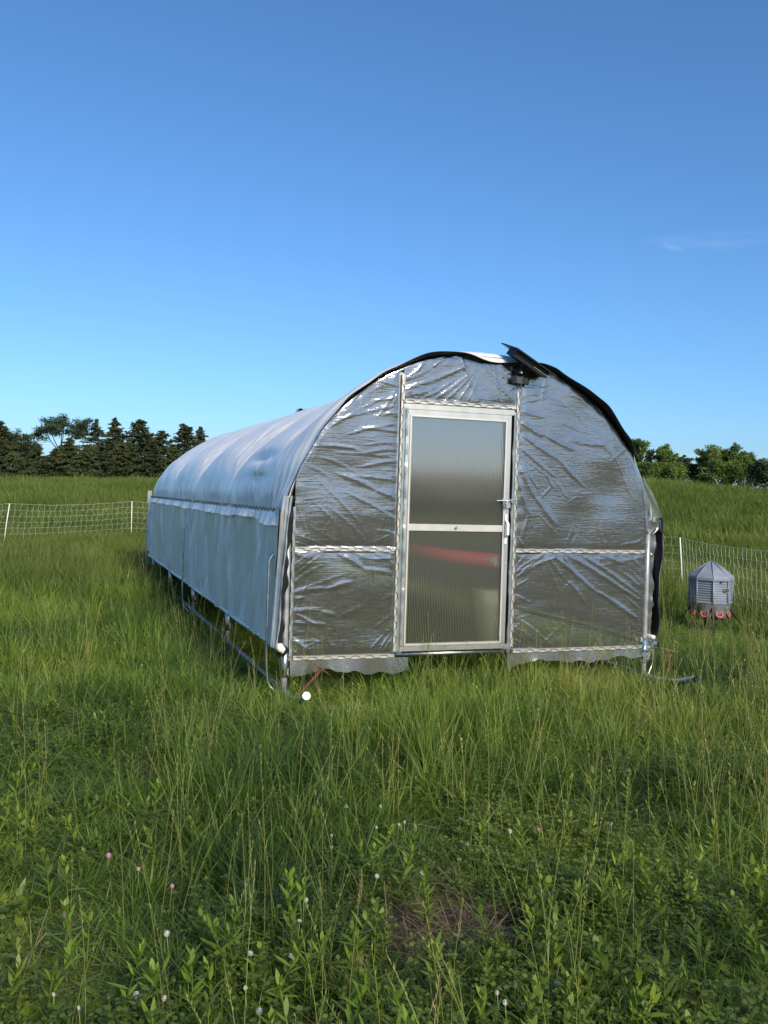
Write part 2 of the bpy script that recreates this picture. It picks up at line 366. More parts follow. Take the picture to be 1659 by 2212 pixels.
# ------------------------------------------------------------------ ground
def ground():
    m = mat('field soil and thatch', (.035, .055, .014), .95, var=(1.7, (.06, .085, .02), 6), bump=(9, .7, .05))
    t = m.node_tree; b = t.nodes['Principled BSDF']
    ge = nd(t, 'ShaderNodeNewGeometry'); sp = nd(t, 'ShaderNodeVectorMath', operation='DISTANCE'); sp.inputs[1].default_value = (CAM[0], CAM[1], 0)
    t.links.new(ge.outputs['Position'], sp.inputs[0])
    # pasture colour further out, where single blades are too small to model
    mr = nd(t, 'ShaderNodeMapRange'); mr.inputs['From Min'].default_value = 15; mr.inputs['From Max'].default_value = 60; t.links.new(sp.outputs['Value'], mr.inputs['Value'])
    nz = nd(t, 'ShaderNodeTexNoise'); nz.inputs['Scale'].default_value = .25; nz.inputs['Detail'].default_value = 8; t.links.new(ge.outputs['Position'], nz.inputs['Vector'])
    cr = nd(t, 'ShaderNodeValToRGB'); e = cr.color_ramp.elements; e[0].position = .3; e[0].color = (.07, .105, .025, 1); e[1].position = .7; e[1].color = (.14, .17, .042, 1)
    t.links.new(nz.outputs['Fac'], cr.inputs[0])
    prev = b.inputs['Base Color'].links[0].from_socket
    mx = nd(t, 'ShaderNodeMix', data_type='RGBA'); t.links.new(mr.outputs[0], mx.inputs['Factor']); t.links.new(prev, mx.inputs['A']); t.links.new(cr.outputs[0], mx.inputs['B'])
    t.links.new(mx.outputs['Result'], b.inputs['Base Color'])
    rs = np.concatenate([np.linspace(0, 20, 70), np.geomspace(20.6, 150, 60), np.geomspace(160, 1500, 14)])
    an = np.linspace(-PI, PI, 241)
    RR, AA = np.meshgrid(rs, an, indexing='ij')
    X = CAM[0] + RR * np.sin(AA); Y = CAM[1] + RR * np.cos(AA); Z = ground_z(X, Y)
    o = MB().grid(np.stack([X, Y, Z], -1)[:, ::-1]).build('ground', m, None, True)
    tag(o, kind='structure')
    # bare reddish patch in the near grass
    cx, cy = -.33, -3.66
    n = 40; P = np.zeros((9, n + 1, 3))
    for i, q in enumerate(np.linspace(0, 1, 9)):
        for j in range(n + 1):
            a = 2 * PI * j / n; rad = q * (1 + .25 * math.sin(3 * a + 1) + .12 * math.sin(7 * a))
            x = cx + rad * .33 * math.cos(a); y = cy + rad * .26 * math.sin(a)
            P[i, j] = (x, y, float(ground_z(x, y)) + .012 * (1 - q ** 3) + .003 - .01 * (q > .95))
    tag(MB().grid(P[:, ::-1]).build('bare_soil', M['soil'], None, True), kind='structure')
ground()

# ------------------------------------------------------------------ the coop
W = 3.05; LEN = 9.107
ARX = np.array([0, 0.0, .005, .03, .1, .245, .45, .7, .95, 1.2, 1.525])
ARZ = np.array([1.2, 1.3, 1.43, 1.51, 1.70, 1.925, 2.145, 2.33, 2.445, 2.51, 2.54])
def arch_pts(n=120, zlow=1.2):
    P = [(x, z) for x, z in zip(ARX, ARZ)] + [(W - x, z) for x, z in list(zip(ARX, ARZ))[::-1][1:]]
    P = np.array(P)
    for _ in range(3):          # Chaikin smoothing
        Q = [P[0]]
        for a, b in zip(P[:-1], P[1:]): Q += [a * .75 + b * .25, a * .25 + b * .75]
        Q.append(P[-1]); P = np.array(Q)
    d = np.r_[0, np.cumsum(np.hypot(*np.diff(P, axis=0).T))]; s = np.linspace(0, d[-1], n)
    return np.stack([np.interp(s, d, P[:, 0]), np.interp(s, d, P[:, 1])], 1), s
ARCH, ARCS = arch_pts(160)
def arch_z(x):
    h = len(ARCH) // 2; x = np.where(x > W / 2, W - x, x)
    return np.interp(x, ARCH[:h, 0] + np.arange(h) * 1e-6, ARCH[:h, 1])

coop = thing('hoop_coop', (W / 2, 0, 0), 'long arched mobile hoop coop with clear wrinkled film front, white tarp roof and metal legs', 'chicken coop')

def arch_normal():
    t = np.gradient(ARCH, axis=0); n = np.stack([-t[:, 1], t[:, 0]], 1); n /= np.linalg.norm(n, axis=1)[:, None]
    return n
ARN = arch_normal()          # outward? check sign: at the left side should point to -x
if ARN[5, 0] > 0: ARN = -ARN

HOOPS = [i * LEN / 4 for i in range(5)]
def roof():
    ny = 360; ys = np.linspace(-.09, LEN + .13, ny)
    L = ARCS[-1]
    ns = 220; s = np.linspace(.11, L - .11, ns)         # seam height about z 1.31
    ax = np.interp(s, ARCS, ARCH[:, 0]); az = np.interp(s, ARCS, ARCH[:, 1])
    nx = np.interp(s, ARCS, ARN[:, 0]); nz = np.interp(s, ARCS, ARN[:, 1])
    S, Y = np.meshgrid(s, ys, indexing='ij')
    e = np.minimum(S - .11, L - .11 - S)                # distance from seam
    bay = (np.clip(Y, 0, LEN) / (LEN / 4)) % 1.0
    bul = np.abs(np.sin(PI * bay)) ** .6
    over = smooth(e / .7)
    d = .03 + bul * .10 * over
    # slack folds running down from each hoop
    rngs = np.random.RandomState(3)
    for k in range(150):
        y0 = rngs.uniform(0, LEN); e0 = rngs.uniform(0, 1.1); ln = rngs.uniform(.3, 1.0); w = rngs.uniform(.012, .04); sl = rngs.uniform(-.9, .9)
        yy = y0 + sl * (e - e0); t_ = np.clip((e - e0) / ln, 0, 1); A = np.sin(PI * t_) * w * rngs.uniform(.1, .3)
        side = (S < L / 2) if k % 3 else (S > L / 2)
        d += np.exp(-((Y - yy) / w) ** 2) * A * side
    # pulls along the seam lacing, strongest in the first bay
    pull = np.exp(-e / .18) * (.006 + .016 * np.exp(-np.clip(Y, 0, 9) / .7))
    d += pull * np.sin(Y * 2 * PI / (.11 + .02 * np.sin(Y * 3)) + 2 * np.sin(e * 6))
    d += (vnoise(S, Y, .35, 5) - .5) * .03 * over + (vnoise(S, Y, .12, 6) - .5) * .006
    # diagonal tension near the front
    d += .012 * np.sin((Y * 9 + e * 16)) * np.exp(-((Y - .25) / .35) ** 2) * smooth(1 - e / .9)
    # dimples
    d -= .03 * np.exp(-(((Y - 8.0) / .22) ** 2 + ((e - .45) / .16) ** 2))
    d -= .035 * np.exp(-(((Y - 1.25) / .42) ** 2 + ((e - .5) / .06) ** 2)) + .02 * np.exp(-(((Y - 1.15) / .38) ** 2 + ((e - .28) / .05) ** 2))
    # front edge flutters
    fe = np.exp(-np.clip(Y + .09, 0, 9) / .08)
    d += fe * (.0 + .006 * np.sin(S * 7 + 1) + .004 * np.sin(S * 19))
    d -= .015 * fe * np.exp(-((S - L * .95) / .5) ** 2)
    d += fe * (.026 * np.exp(-((S - L * .385) / .42) ** 2) - .055 * np.exp(-((S - L * .515) / .30) ** 2))
    Yd = Y + fe * (.016 * np.sin(S * 5.2 + .6) + .010 * np.sin(S * 13) + .045 * np.exp(-((S - L * .53) / .28) ** 2) + .10 * smooth((S - (L - .85)) / .3))
    drop = .22 * smooth((Y - .04) / .6) * smooth((az[:, None] - 1.35) / 1.0)
    X = ax[:, None] + nx[:, None] * d; Z = az[:, None] + nz[:, None] * d - drop
    st1 = ony(608, 1000); 
    stains = [((-.02 + .1, 1.25, 1.80), (.16, .5, .06), (.2, .2, .13)), ((.03, 1.2, 1.62), (.16, .45, .05), (.27, .27, .2)), ((.05, 8.1, 1.62), (.2, .2, .1), (.3, .31, .26))]
    M['tarp'] = tarp_mat('white woven tarp', (.78, .77, .74), stains)
    M['tarp_side'] = tarp_mat('white side tarp', (.8, .775, .71), (), .26, bmp=(3.0, .55, .012), scale=(1, 14, .9))
    o = MB().grid(np.stack([X, Yd, Z], -1)).build('roof_tarp', M['tarp'], coop, True)
    X2 = ax[:, None] + nx[:, None] * (d - .006); Z2 = az[:, None] + nz[:, None] * (d - .006) - drop
    MB().grid(np.stack([X2, Yd + .002, Z2], -1), True).build('tarp_lining', M['tarp_in'], o, True)
    # loose flap below the lacing, both sides
    for side in (0, 1):
        y = np.linspace(-.06, LEN + .05, 500); k = 8
        P = np.zeros((k, len(y), 3)); 
        drop = .055 + .03 * vnoise(y, y * 0, .5, 8) + .012 * vnoise(y, y * 0, .07, 9) + .03 * np.exp(-((y - .1) / .5) ** 2)
        for i in range(k):
            q = i / (k - 1); x = -.080 - .025 * q * (1 + .5 * np.sin(y * 7)) - .01 * q * np.sin(y * 31)
            P[i, :, 0] = x if side == 0 else W - x; P[i, :, 1] = y; P[i, :, 2] = 1.318 - drop * q
        MB().grid(P, side == 1).build('tarp_flap', M['tarp'], coop, True)
        mb = MB(); pts = []
        for j, yy in enumerate(np.arange(.02, LEN - .05, .06)):
            pts.append(((-.088 if side == 0 else W + .088), yy, 1.322 + (.017 if j % 2 else -.012)))
        mb.tube(pts, .0026, 5); mb.build('lacing_wire', M['wire'], coop)
    # lock channel below the roof edge
    for side in (0, 1):
        x = -.05 if side == 0 else W + .05
        MB().bbox((x - .012, -.01, 1.3), (x + .012, LEN, 1.34)).build('side_rail', M['channel'], coop)
roof()

def side_panels():
    for side in (0, 1):
        sg = -1 if side == 0 else 1; xb = -.045 if side == 0 else W + .045
        y0 = -.07 if side == 0 else -.06
        y = np.linspace(y0, LEN + .2, 620); z = np.linspace(.345, 1.335, 60)
        Zg, Yg = np.meshgrid(z, y, indexing='ij'); h = (1.335 - Zg)
        d = .018 + .0 * Zg
        rs = np.random.RandomState(11 + side)
        for k in range(170):
            yc = rs.uniform(0, LEN); w = rs.uniform(.010, .05); sl = rs.uniform(-.28, .28) + (.12 if yc < 3 else 0)
            a = rs.uniform(.3, .8) * w * (1 if rs.rand() < .6 else -1)
            z0 = rs.uniform(.1, 1.1); zl = rs.uniform(.25, .8)
            t_ = np.exp(-((Zg - z0) / zl) ** 2)
            d += a * t_ * np.exp(-((Yg - yc - sl * (1.3 - Zg)) / w) ** 2)
        d += .012 * np.sin(Yg * 3.1 + Zg * 2) + (vnoise(Yg, Zg, .2, 4) - .5) * .012
        d += .02 * smooth((1 - (Yg - y0) / .3))
        # front hem leans back towards the roof edge at the top
        Y2 = Yg + (.012 * np.sin(Zg * 9) + .008 * np.sin(Zg * 23)) * np.exp(-(Yg - y0) / .08)
        if side == 1: 
            d += .02 * np.exp(-(Yg - y0) / .1) * (np.sin(Zg * 7 + .6) * .6 + .2)
        P = np.stack([xb + sg * d, Y2, Zg], -1)
        o = MB().grid(P, side == 0).build('side_curtain', M['tarp_side'], coop, True)
        P2 = np.stack([xb + sg * (d - .006), Y2 + .002, Zg], -1)
        MB().grid(P2, side == 1).build('curtain_lining', M['tarp_in'], o, True)
        # the curtain's lower edge is wound round a roll pipe
        xr = xb + sg * .02
        pr = MB(); yy = np.linspace(y0 + .02, LEN + .2, 60)
        pr.tube([(xr, q, .345 + .004 * math.sin(q * 3)) for q in yy], .017, 12); pr.build('roll_pipe', M['tarp_side'], coop, True)
    # front hem of the left curtain, leaning back from the roof edge to the roll; the corner post shows beside it
    z = np.linspace(.36, 1.43, 60)
    def edge_x(pts, yy): 
        q = np.array([ony(u, v, yy) for u, v in pts]); o_ = np.argsort(q[:, 2]); return np.interp(z, q[o_, 2], q[o_, 0])
    lx = edge_x([(612, 1075), (606, 1110), (600, 1200), (592, 1300), (584, 1390)], -.055); rx = edge_x([(631, 1072), (626, 1115), (613, 1230), (605, 1340), (600, 1392)], -.15)
    kx = edge_x([(637, 1072), (632, 1120), (622, 1230), (615, 1320), (608, 1395)], -.05)
    P = np.zeros((9, 60, 3))
    for i in range(9):
        q = i / 8
        P[i, :, 0] = lx + (rx - lx) * q + .004 * np.sin(z * 14) * q
        P[i, :, 1] = -.055 - .095 * q + (.004 * np.sin(z * 25 + 3 * q) + .003 * np.sin(z * 61)) * (.3 + q); P[i, :, 2] = z
    MB().grid(P, True).build('curtain_hem', M['tarp_side'], coop, True)
    P = np.zeros((6, 60, 3))
    for i in range(6):
        q = i / 5
        P[i, :, 0] = rx - .012 + (kx - rx + .012) * q * (1 + .12 * np.sin(z * 17) + .1 * np.sin(z * 41)); P[i, :, 1] = -.14 + .09 * q; P[i, :, 2] = z
    MB().grid(P, True).build('black_ribbon', M['tarp_in'], coop, True)  # added black ribbon keeps the gap between hem and corner post dark
    # gathered end of the roll, white fold over black
    k = MB(); pts = [(-.062, -.05, .36), (-.052, -.088, .352), (-.038, -.102, .337), (-.02, -.104, .32)]
    k.tube(pts, [.03, .037, .04, .036], 12); k.build('roll_end', M['tarp_in'], coop, True)
    k = MB(); k.tube([(-.08, -.07, .375), (-.068, -.112, .365), (-.05, -.135, .345), (-.047, -.138, .325)], [.012, .034, .026, .004], 9); k.build('roll_fold', M['tarp_side'], coop, True)
side_panels()

# frame ------------------------------------------------------------
def frame():
    for i, y in enumerate(HOOPS):
        yy = y + .035 if i == 0 else (y - .03 if i == 4 else y)
        MB().tube([(p[0], yy, p[1] - (.25 * smooth((p[1] - 1.35) / 1.0) if i else 0)) for p in list(ARCH[::4]) + [ARCH[-1]]], .021, 8).build('hoop', M['galv'], coop, True)
        for x in (0, W):
            post = MB().tube([(x, y, -.02), (x, y, .15), (x, y, .8), (x, y, 1.24)], .0225, 14).build('leg', M['galv_old'], coop, True)
            s_ = MB(); s_.tube([(x, y, .13), (x, y, .20), (x, y, .34)], .0268, 14); s_.build('leg_sleeve', M['galv'], post, True)
            MB().tube([(x + .005, y - .026, .225), (x + .005, y - .036, .225)], .008, 6).build('bolt', M['galv'], post)
            MB().tube([(x + .006, y - .0225, .055), (x + .006, y - .032, .055)], .006, 6).build('bolt', M['galv'], post)
            MB().box((x + .018, y - .026, .175), (.014, .01, .05)).build('clamp_tab', M['galv'], post)
    for x in (0, W):
        # ground skid with an upturned front end
        pts = [(x, LEN + .1, .09), (x, LEN - .05, .03)] + [(x, q, .028) for q in np.linspace(LEN - .4, .1, 16)]
        if x == 0: pts += [(x, -.05, .026), (x, -.2, .022), (x, -.36, .035), (x, -.48, .065), (x, -.57, .10), (x - .005, -.63, .128)]
        else: pts += [(x, -.05, .026), (x, -.25, .03), (x, -.42, .052), (x + .004, -.56, .09), (x + .006, -.66, .128)]
        sk = MB().tube(pts, .024, 14, cap=False).build('skid', M['galv_old'], coop, True)
        e = np.array(pts[-1]); d = e - np.array(pts[-2]); d /= np.linalg.norm(d)
        if x == 0: MB().tube([e - d * .012, e + d * .012], .0265, 24).build('end_cap', M['white_cap'], sk)
        else:
            MB().tube([e - d * .05, e - d * .045], .0235, 14).build('pipe_hollow', M['black_pl'], sk)
            MB().tube([e - d * .03, e + d * .001], .0262, 16, cap=False).build('pipe_lip', M['galv'], sk, True)
        # bottom rail joining the legs
        MB().tube([(x, .02, .30), (x, LEN, .30)], .018, 8).build('bottom_rail', M['galv'], coop, True)
        # outward bent guide rods
        sg = -1 if x == 0 else 1
        for y in (.04, 4.6, 9.15):
            if sg == 1 and y > 1: continue
            zt = 1.0 + (.04 if y > 1 else 0)
            P = [(x + sg * .03, y - .03, .0), (x + sg * .055, y - .03, .02), (x + sg * .095, y, .06), (x + sg * .115, y, .11), (x + sg * .122, y, .2)]
            P += [(x + sg * (.122 + .004 * math.sin(q * 3)), y, q) for q in np.linspace(.3, zt - .1, 8)]
            P += [(x + sg * .124, y, zt - .05), (x + sg * .112, y, zt - .015), (x + sg * .085, y, zt + .015), (x + sg * .05, y, zt + .04)]
            if y > 1: P[-1] = (x + sg * .04, y, zt + .075)
            MB().tube(P, .0105, 10).build('guide_rod', M['galv'], coop, True)
    # back wall
    n = 60; X, T = np.meshgrid(np.linspace(0, W, n), np.linspace(0, 1, 30), indexing='ij')
    Z = .3 + (arch_z(X) - .3 - .25 * smooth((arch_z(X) - 1.35) / 1.0)) * T; Y = LEN + .01 + .01 * np.sin(X * 9)
    MB().grid(np.stack([X, Y, Z], -1), True).build('back_wall', M['tarp_side'], coop, True)
    MB().grid(np.stack([X, Y - .008, Z], -1)).build('back_lining', M['tarp_in'], coop, True)
    # cream hem corner at the far end
    P = np.zeros((4, 8, 3))
    for i in range(4):
        for j in range(8): P[i, j] = (-.05 - (.05 + .012 * math.sin(j * 2.2)) * i / 3, LEN + .1 + .03 * i + .02 * math.sin(j * 1.3), .42 + j * 1.0 / 7)
    MB().grid(P).build('back_hem', M['tarp_side'], coop, True)
    # studs & rails of the front (y about 0.01..0.035)
    X1, X2_ = .835, 1.81
    for (x, z0, z1) in ((X1, .27, float(arch_z(X1)) - .02), (X2_, .27, float(arch_z(X2_)) - .02)):
        MB().bbox((x - .02, .012, z0), (x + .02, .045, z1)).build('stud', M['alu'], coop)
    for (x0, x1, z) in ((.02, X1 - .021, 1.05), (X2_ + .021, W - .02, 1.05), (.02, X1 - .021, .262), (X2_ + .021, W - .02, .262), (X1 + .021, X2_ - .021, 2.165)):
        MB().bbox((x0, .012, z - .018), (x1, .04, z + .018)).build('rail', M['alu'], coop)
    MB().tube([(X1 - .02, .02, .262), (X2_ + .02, .02, .262)], .018, 12).build('sill_rail', M['galv'], coop, True)
    return X1, X2_
X1, X2_ = frame()

# lock channels & wiggle wire over the film ------------------------
def channel(p0, p1, name='lock_channel', wid=.026, wig=True, seed=0):
    p0 = np.array(p0, float); p1 = np.array(p1, float); d = p1 - p0; L = np.linalg.norm(d); d /= L
    s = np.cross(d, (0, 1, 0)); s /= np.linalg.norm(s)
    rot = np.stack([d, np.array((0, 1., 0)), s], 1)
    mb = MB()
    mb.box((p0 + p1) / 2 + np.array((0, -.005, 0)), (L, .006, wid), rot)
    mb.box((p0 + p1) / 2 + np.array((0, -.010, 0)) + s * (wid / 2 - .003), (L, .007, .004), rot)
    mb.box((p0 + p1) / 2 + np.array((0, -.010, 0)) - s * (wid / 2 - .003), (L, .007, .004), rot)
    c_ = mb.build(name, M['channel'], coop)
    if wig:
        r_ = random.Random(seed); pts = []; q = .02; up = 1
        while q < L - .02:
            a = .0085 * up; pts += [p0 + d * q + s * a + np.array((0, -.013, 0)), p0 + d * (q + .035) + s * a + np.array((0, -.015, 0))]
            q += .035 + r_.uniform(.016, .024); up = -up
        MB().tube(pts, .0021, 5).build('wiggle_wire', M['wire'], c_)
channel((.036, 0, .28), (.04, 0, 1.35), wid=.02, seed=1)
channel((.05, 0, 1.05), (X1 - .016, 0, 1.05), seed=2)
channel((.06, 0, .262), (X1 - .0, 0, .258), seed=3)
channel((X1, 0, .29), (X1 + .01, 0, 2.36), seed=4)
channel((X2_ + .0, 0, .30), (X2_ - .004, 0, 2.42), seed=5)
channel((X1 + .03, 0, 2.16), (X2_ - .02, 0, 2.165), seed=6)
channel((X2_ + .016, 0, 1.05), (W - .03, 0, 1.05), seed=7)
channel((X2_ + .02, 0, .262), (W + .0, 0, .262), seed=8)
channel((W - .005, 0, .30), (W - .008, 0, 1.22), seed=9)

# film panels with traced tension creases -----------------------------
def film_panel(x0, x1, zlo, ztop, creases, name='film_panel', seed=0, step=.005, bow=.012, k=.115):
    nx = int((x1 - x0) / step) + 2
    top = ztop if callable(ztop) else (lambda x: np.full_like(x, ztop))
    xs = np.linspace(x0, x1, nx); zt = top(xs); nz = int((zt.max() - zlo) / step) + 2
    U = np.linspace(0, 1, nz)
    X = np.repeat(xs[:, None], nz, 1); Z = zlo + (zt[:, None] - zlo) * U[None]
    d = np.zeros_like(X)
    rs = np.random.RandomState(seed)
    cr = [(a_, b_, c_, d_, w_ * .8, m_ * 1.0) for (a_, b_, c_, d_, w_, m_) in creases]
    zm = float(zt.max())
    for j in range(22):
        side = rs.randint(0, 4); L_ = rs.uniform(.05, .3) * (1 if rs.rand() < .7 else 2)
        if side < 2:
            px = x0 + .004 if side == 0 else x1 - .004; pz = rs.uniform(zlo, zm); an = rs.normal(0, .55)
            ex_, ez_ = px + (L_ * math.cos(an)) * (1 if side == 0 else -1), pz + L_ * math.sin(an)
        else:
            px = rs.uniform(x0, x1); pz = zlo + .004 if side == 2 else float(np.interp(px, xs, zt)) - .004; an = rs.normal(0, .6)
            ex_, ez_ = px + L_ * math.sin(an), pz + L_ * math.cos(an) * (1 if side == 2 else -1)
        cr.append((px, pz, ex_, ez_, rs.uniform(.006, .013), rs.uniform(.5, 1.3)))
    for (ax, az_, bx, bz, w, amp) in cr:
        v = np.array((bx - ax, bz - az_)); L = math.hypot(*v) + 1e-6; v /= L
        t = ((X - ax) * v[0] + (Z - az_) * v[1]) / L; p = -(X - ax) * v[1] + (Z - az_) * v[0]
        p = p + .005 * np.sin(t * 5 + seed) + (vnoise(X, Z, .06, seed + 3) - .5) * .005
        tt = np.clip(t, -.15, 1.15); A = smooth((tt + .12) / .22) * smooth((1.12 - tt) / .3)
        ww = w * (.45 + .55 * np.sin(PI * np.clip(tt, 0, 1)) ** .7)
        d += amp * k * ww * A * np.exp(-(p / ww) ** 2)
    edge = np.minimum(np.minimum(X - x0, x1 - X), np.minimum(Z - zlo, zt[:, None] - Z)); edge = np.clip(edge, 0, 9)
    fade = smooth(edge / .03)
    d *= .35 + .65 * fade
    # scallops between the wire's bends
    ez = np.minimum(X - x0, x1 - X); ex = np.minimum(Z - zlo, zt[:, None] - Z)
    d += .0012 * np.exp(-np.clip(ez, 0, 9) / .05) * np.sin(Z * 2 * PI / .115 + seed) + .0012 * np.exp(-np.clip(ex, 0, 9) / .05) * np.sin(X * 2 * PI / .115 + seed)
    d += (vnoise(X, Z, .28, seed + 11) - .5) * bow + (vnoise(X * .3, Z, .07, seed + 12) - .5) * .0016
    d += (vnoise(X * .6, Z * 1.6, .022, seed + 13) - .5) * .0004
    d *= smooth(edge / .012)
    P = np.stack([X, -.004 - np.clip(d, -.006, .05) - .003 * smooth(edge / .06), Z], -1)
    return MB().grid(P).build(name, M['film'], coop, True)
def cz(ox, oy, s, L):       # creases read off an enlarged view of the front -> metres on the front plane
    out = []
    for q in L:
        pts = q[:-2]; w = q[-2] * s * .0033; amp = q[-1]
        P = [ony(ox + pts[i] * s, oy + pts[i + 1] * s) for i in range(0, len(pts), 2)]
        for a, b in zip(P[:-1], P[1:]): out.append((a[0], a[2], b[0], b[2], w, amp))
    return out
LL = cz(567, 1080, .2279, [(250, 640, 520, 480, 16, 1.2), (250, 690, 520, 500, 16, 1.3), (260, 740, 540, 540, 18, 1.2), (260, 790, 560, 620, 22, 1),
    (250, 870, 600, 835, 850, 780, 34, 1.3), (250, 940, 420, 930, 18, 1.3), (260, 1045, 560, 1050, 700, 1110, 30, 1.1), (700, 1110, 980, 1000, 30, .8), (250, 1150, 620, 1190, 28, 1.2),
    (250, 1290, 510, 1490, 30, 1.2), (245, 1380, 340, 1490, 16, 1.4), (700, 480, 950, 650, 1250, 700, 38, 1.2), (1050, 480, 1250, 620, 22, 1.1), (820, 470, 1000, 570, 20, 1.1),
    (960, 1470, 1170, 1260, 13, 1.6), (1060, 1470, 1240, 1240, 12, 1.8), (1110, 1470, 1240, 1290, 12, 1.8), (1160, 1470, 1240, 1340, 12, 1.6), (730, 1480, 820, 1420, 12, 1.4),
    (1060, 1200, 1250, 1080, 22, 1.1), (870, 640, 900, 900, 14, .5), (420, 1230, 700, 1400, 18, .5), (1120, 940, 1250, 900, 16, 1), (1150, 790, 1250, 860, 16, 1),
    (560, 1500, 640, 1200, 14, .35), (300, 560, 380, 500, 12, 1.3), (250, 600, 330, 560, 12, 1.3)])
UL = cz(594, 702, .3906, [(350, 520, 690, 440, 14, 1), (400, 600, 690, 540, 14, 1.1), (460, 565, 690, 590, 13, 1.2), (480, 780, 690, 750, 14, 1.2), (250, 655, 500, 700, 690, 690, 15, 1.1),
    (500, 660, 690, 650, 10, 1.2), (350, 820, 560, 910, 690, 975, 20, 1.3), (390, 920, 690, 1085, 15, 1), (230, 840, 470, 1100, 12, .8), (130, 1160, 300, 1235, 9, 1.1),
    (90, 1195, 200, 1235, 8, 1.2), (420, 830, 690, 865, 12, 1.1), (540, 500, 690, 490, 9, 1.2), (560, 1130, 690, 1165, 10, 1), (640, 1235, 690, 1180, 6, 1.6), (690, 325, 560, 520, 12, .9),
    (300, 560, 600, 400, 14, .9), (690, 330, 640, 470, 8, 1.2), (690, 380, 600, 420, 8, 1), (560, 720, 690, 720, 10, 1.1), (600, 800, 690, 810, 9, 1.2), (580, 1010, 690, 1040, 12, 1),
    (300, 1000, 520, 1210, 12, .7), (200, 960, 380, 1150, 12, .6), (160, 760, 330, 860, 12, .6), (480, 430, 690, 400, 10, .9), (330, 700, 690, 735, 11, .9), (240, 720, 420, 800, 12, .8)])
UR = cz(1080, 729, .2319, [(175, 790, 420, 920, 700, 1050, 34, 1.3), (180, 900, 560, 1150, 720, 1330, 30, 1.2), (170, 1020, 520, 1300, 26, 1.2), (175, 1130, 350, 1400, 22, 1.3),
    (180, 1200, 330, 1500, 530, 1750, 40, 1.5), (165, 1320, 250, 1650, 200, 1900, 26, 1.3), (190, 1450, 300, 1680, 20, 1.3), (190, 470, 480, 440, 18, 1.1), (190, 560, 470, 480, 18, 1.1),
    (190, 620, 400, 560, 16, 1.1), (190, 700, 430, 740, 20, 1.2), (480, 1100, 800, 1400, 24, .9), (640, 960, 980, 1000, 40, .9), (150, 1850, 240, 1985, 20, 1.4), (1100, 1950, 1340, 1880, 22, 1.1),
    (1200, 1985, 1340, 1930, 14, 1.2), (620, 1550, 720, 1470, 14, 1.2), (930, 1200, 940, 1420, 14, .7), (400, 1240, 500, 1400, 20, 1.3), (380, 1500, 470, 1380, 16, 1.2), (700, 700, 1100, 1150, 44, .5),
    (360, 1660, 560, 1860, 16, .8), (860, 1640, 1000, 1980, 26, .4), (640, 1980, 740, 1800, 18, .5), (300, 520, 620, 640, 26, .8), (560, 800, 860, 900, 26, .7), (1080, 1150, 1230, 1500, 22, .8),
    (230, 1150, 500, 1330, 640, 1500, 14, 1)])
LR = cz(1107, 1161, .1953, [(430, 190, 900, 580, 1420, 920, 38, 1.6), (600, 190, 1430, 700, 40, 1.6), (760, 190, 1430, 640, 34, 1.5), (980, 195, 1240, 290, 26, 1.3), (1260, 200, 1430, 330, 20, 1.3),
    (1230, 650, 1430, 810, 20, 1.4), (350, 200, 600, 480, 830, 750, 30, 1.1), (330, 200, 540, 650, 20, 1), (330, 500, 610, 1180, 16, .6), (420, 980, 620, 1200, 16, 1), (30, 880, 460, 1200, 26, 1.6),
    (10, 980, 320, 1195, 20, 1.6), (0, 1060, 260, 1205, 16, 1.5), (0, 1120, 140, 1210, 14, 1.5), (20, 400, 280, 200, 20, 1.3), (20, 370, 140, 190, 14, 1.6), (20, 450, 330, 260, 22, 1.1),
    (20, 570, 170, 450, 20, 1.1), (20, 640, 200, 720, 26, 1), (1160, 360, 1430, 550, 22, 1.3), (1250, 330, 1430, 500, 16, 1.2), (830, 1200, 1000, 960, 16, .9), (1100, 1130, 1430, 1000, 24, 1),
    (560, 580, 660, 480, 18, 1), (900, 500, 950, 540, 14, 1)])
TP = cz(594, 702, .3906, [(870, 425, 1090, 260, 14, 1.3), (930, 435, 1110, 250, 12, 1.3), (1000, 445, 1110, 270, 12, 1.2), (720, 360, 1080, 220, 18, 1.3), (720, 310, 860, 240, 12, 1.2),
    (1340, 290, 1250, 230, 10, 1.3), (1180, 230, 1340, 330, 12, 1.1), (1150, 240, 1320, 420, 14, 1.1), (730, 400, 900, 340, 12, 1), (800, 420, 1000, 300, 12, 1.1), (1060, 440, 1120, 300, 10, .9),
    (1200, 300, 1260, 450, 12, .8)])
film_panel(.045, X1 - .012, .275, 1.038, LL, seed=1)
film_panel(.045, X1 - .012, 1.062, lambda x: arch_z(x) + .012, UL, seed=2)
film_panel(X2_ + .012, W - .015, .275, 1.038, LR, seed=3)
film_panel(X2_ + .012, W - .004, 1.062, lambda x: arch_z(x) + .012, UR, seed=4)
film_panel(X1 + .014, X2_ - .016, 2.178, lambda x: arch_z(x) + .012, TP, seed=5, bow=.012)

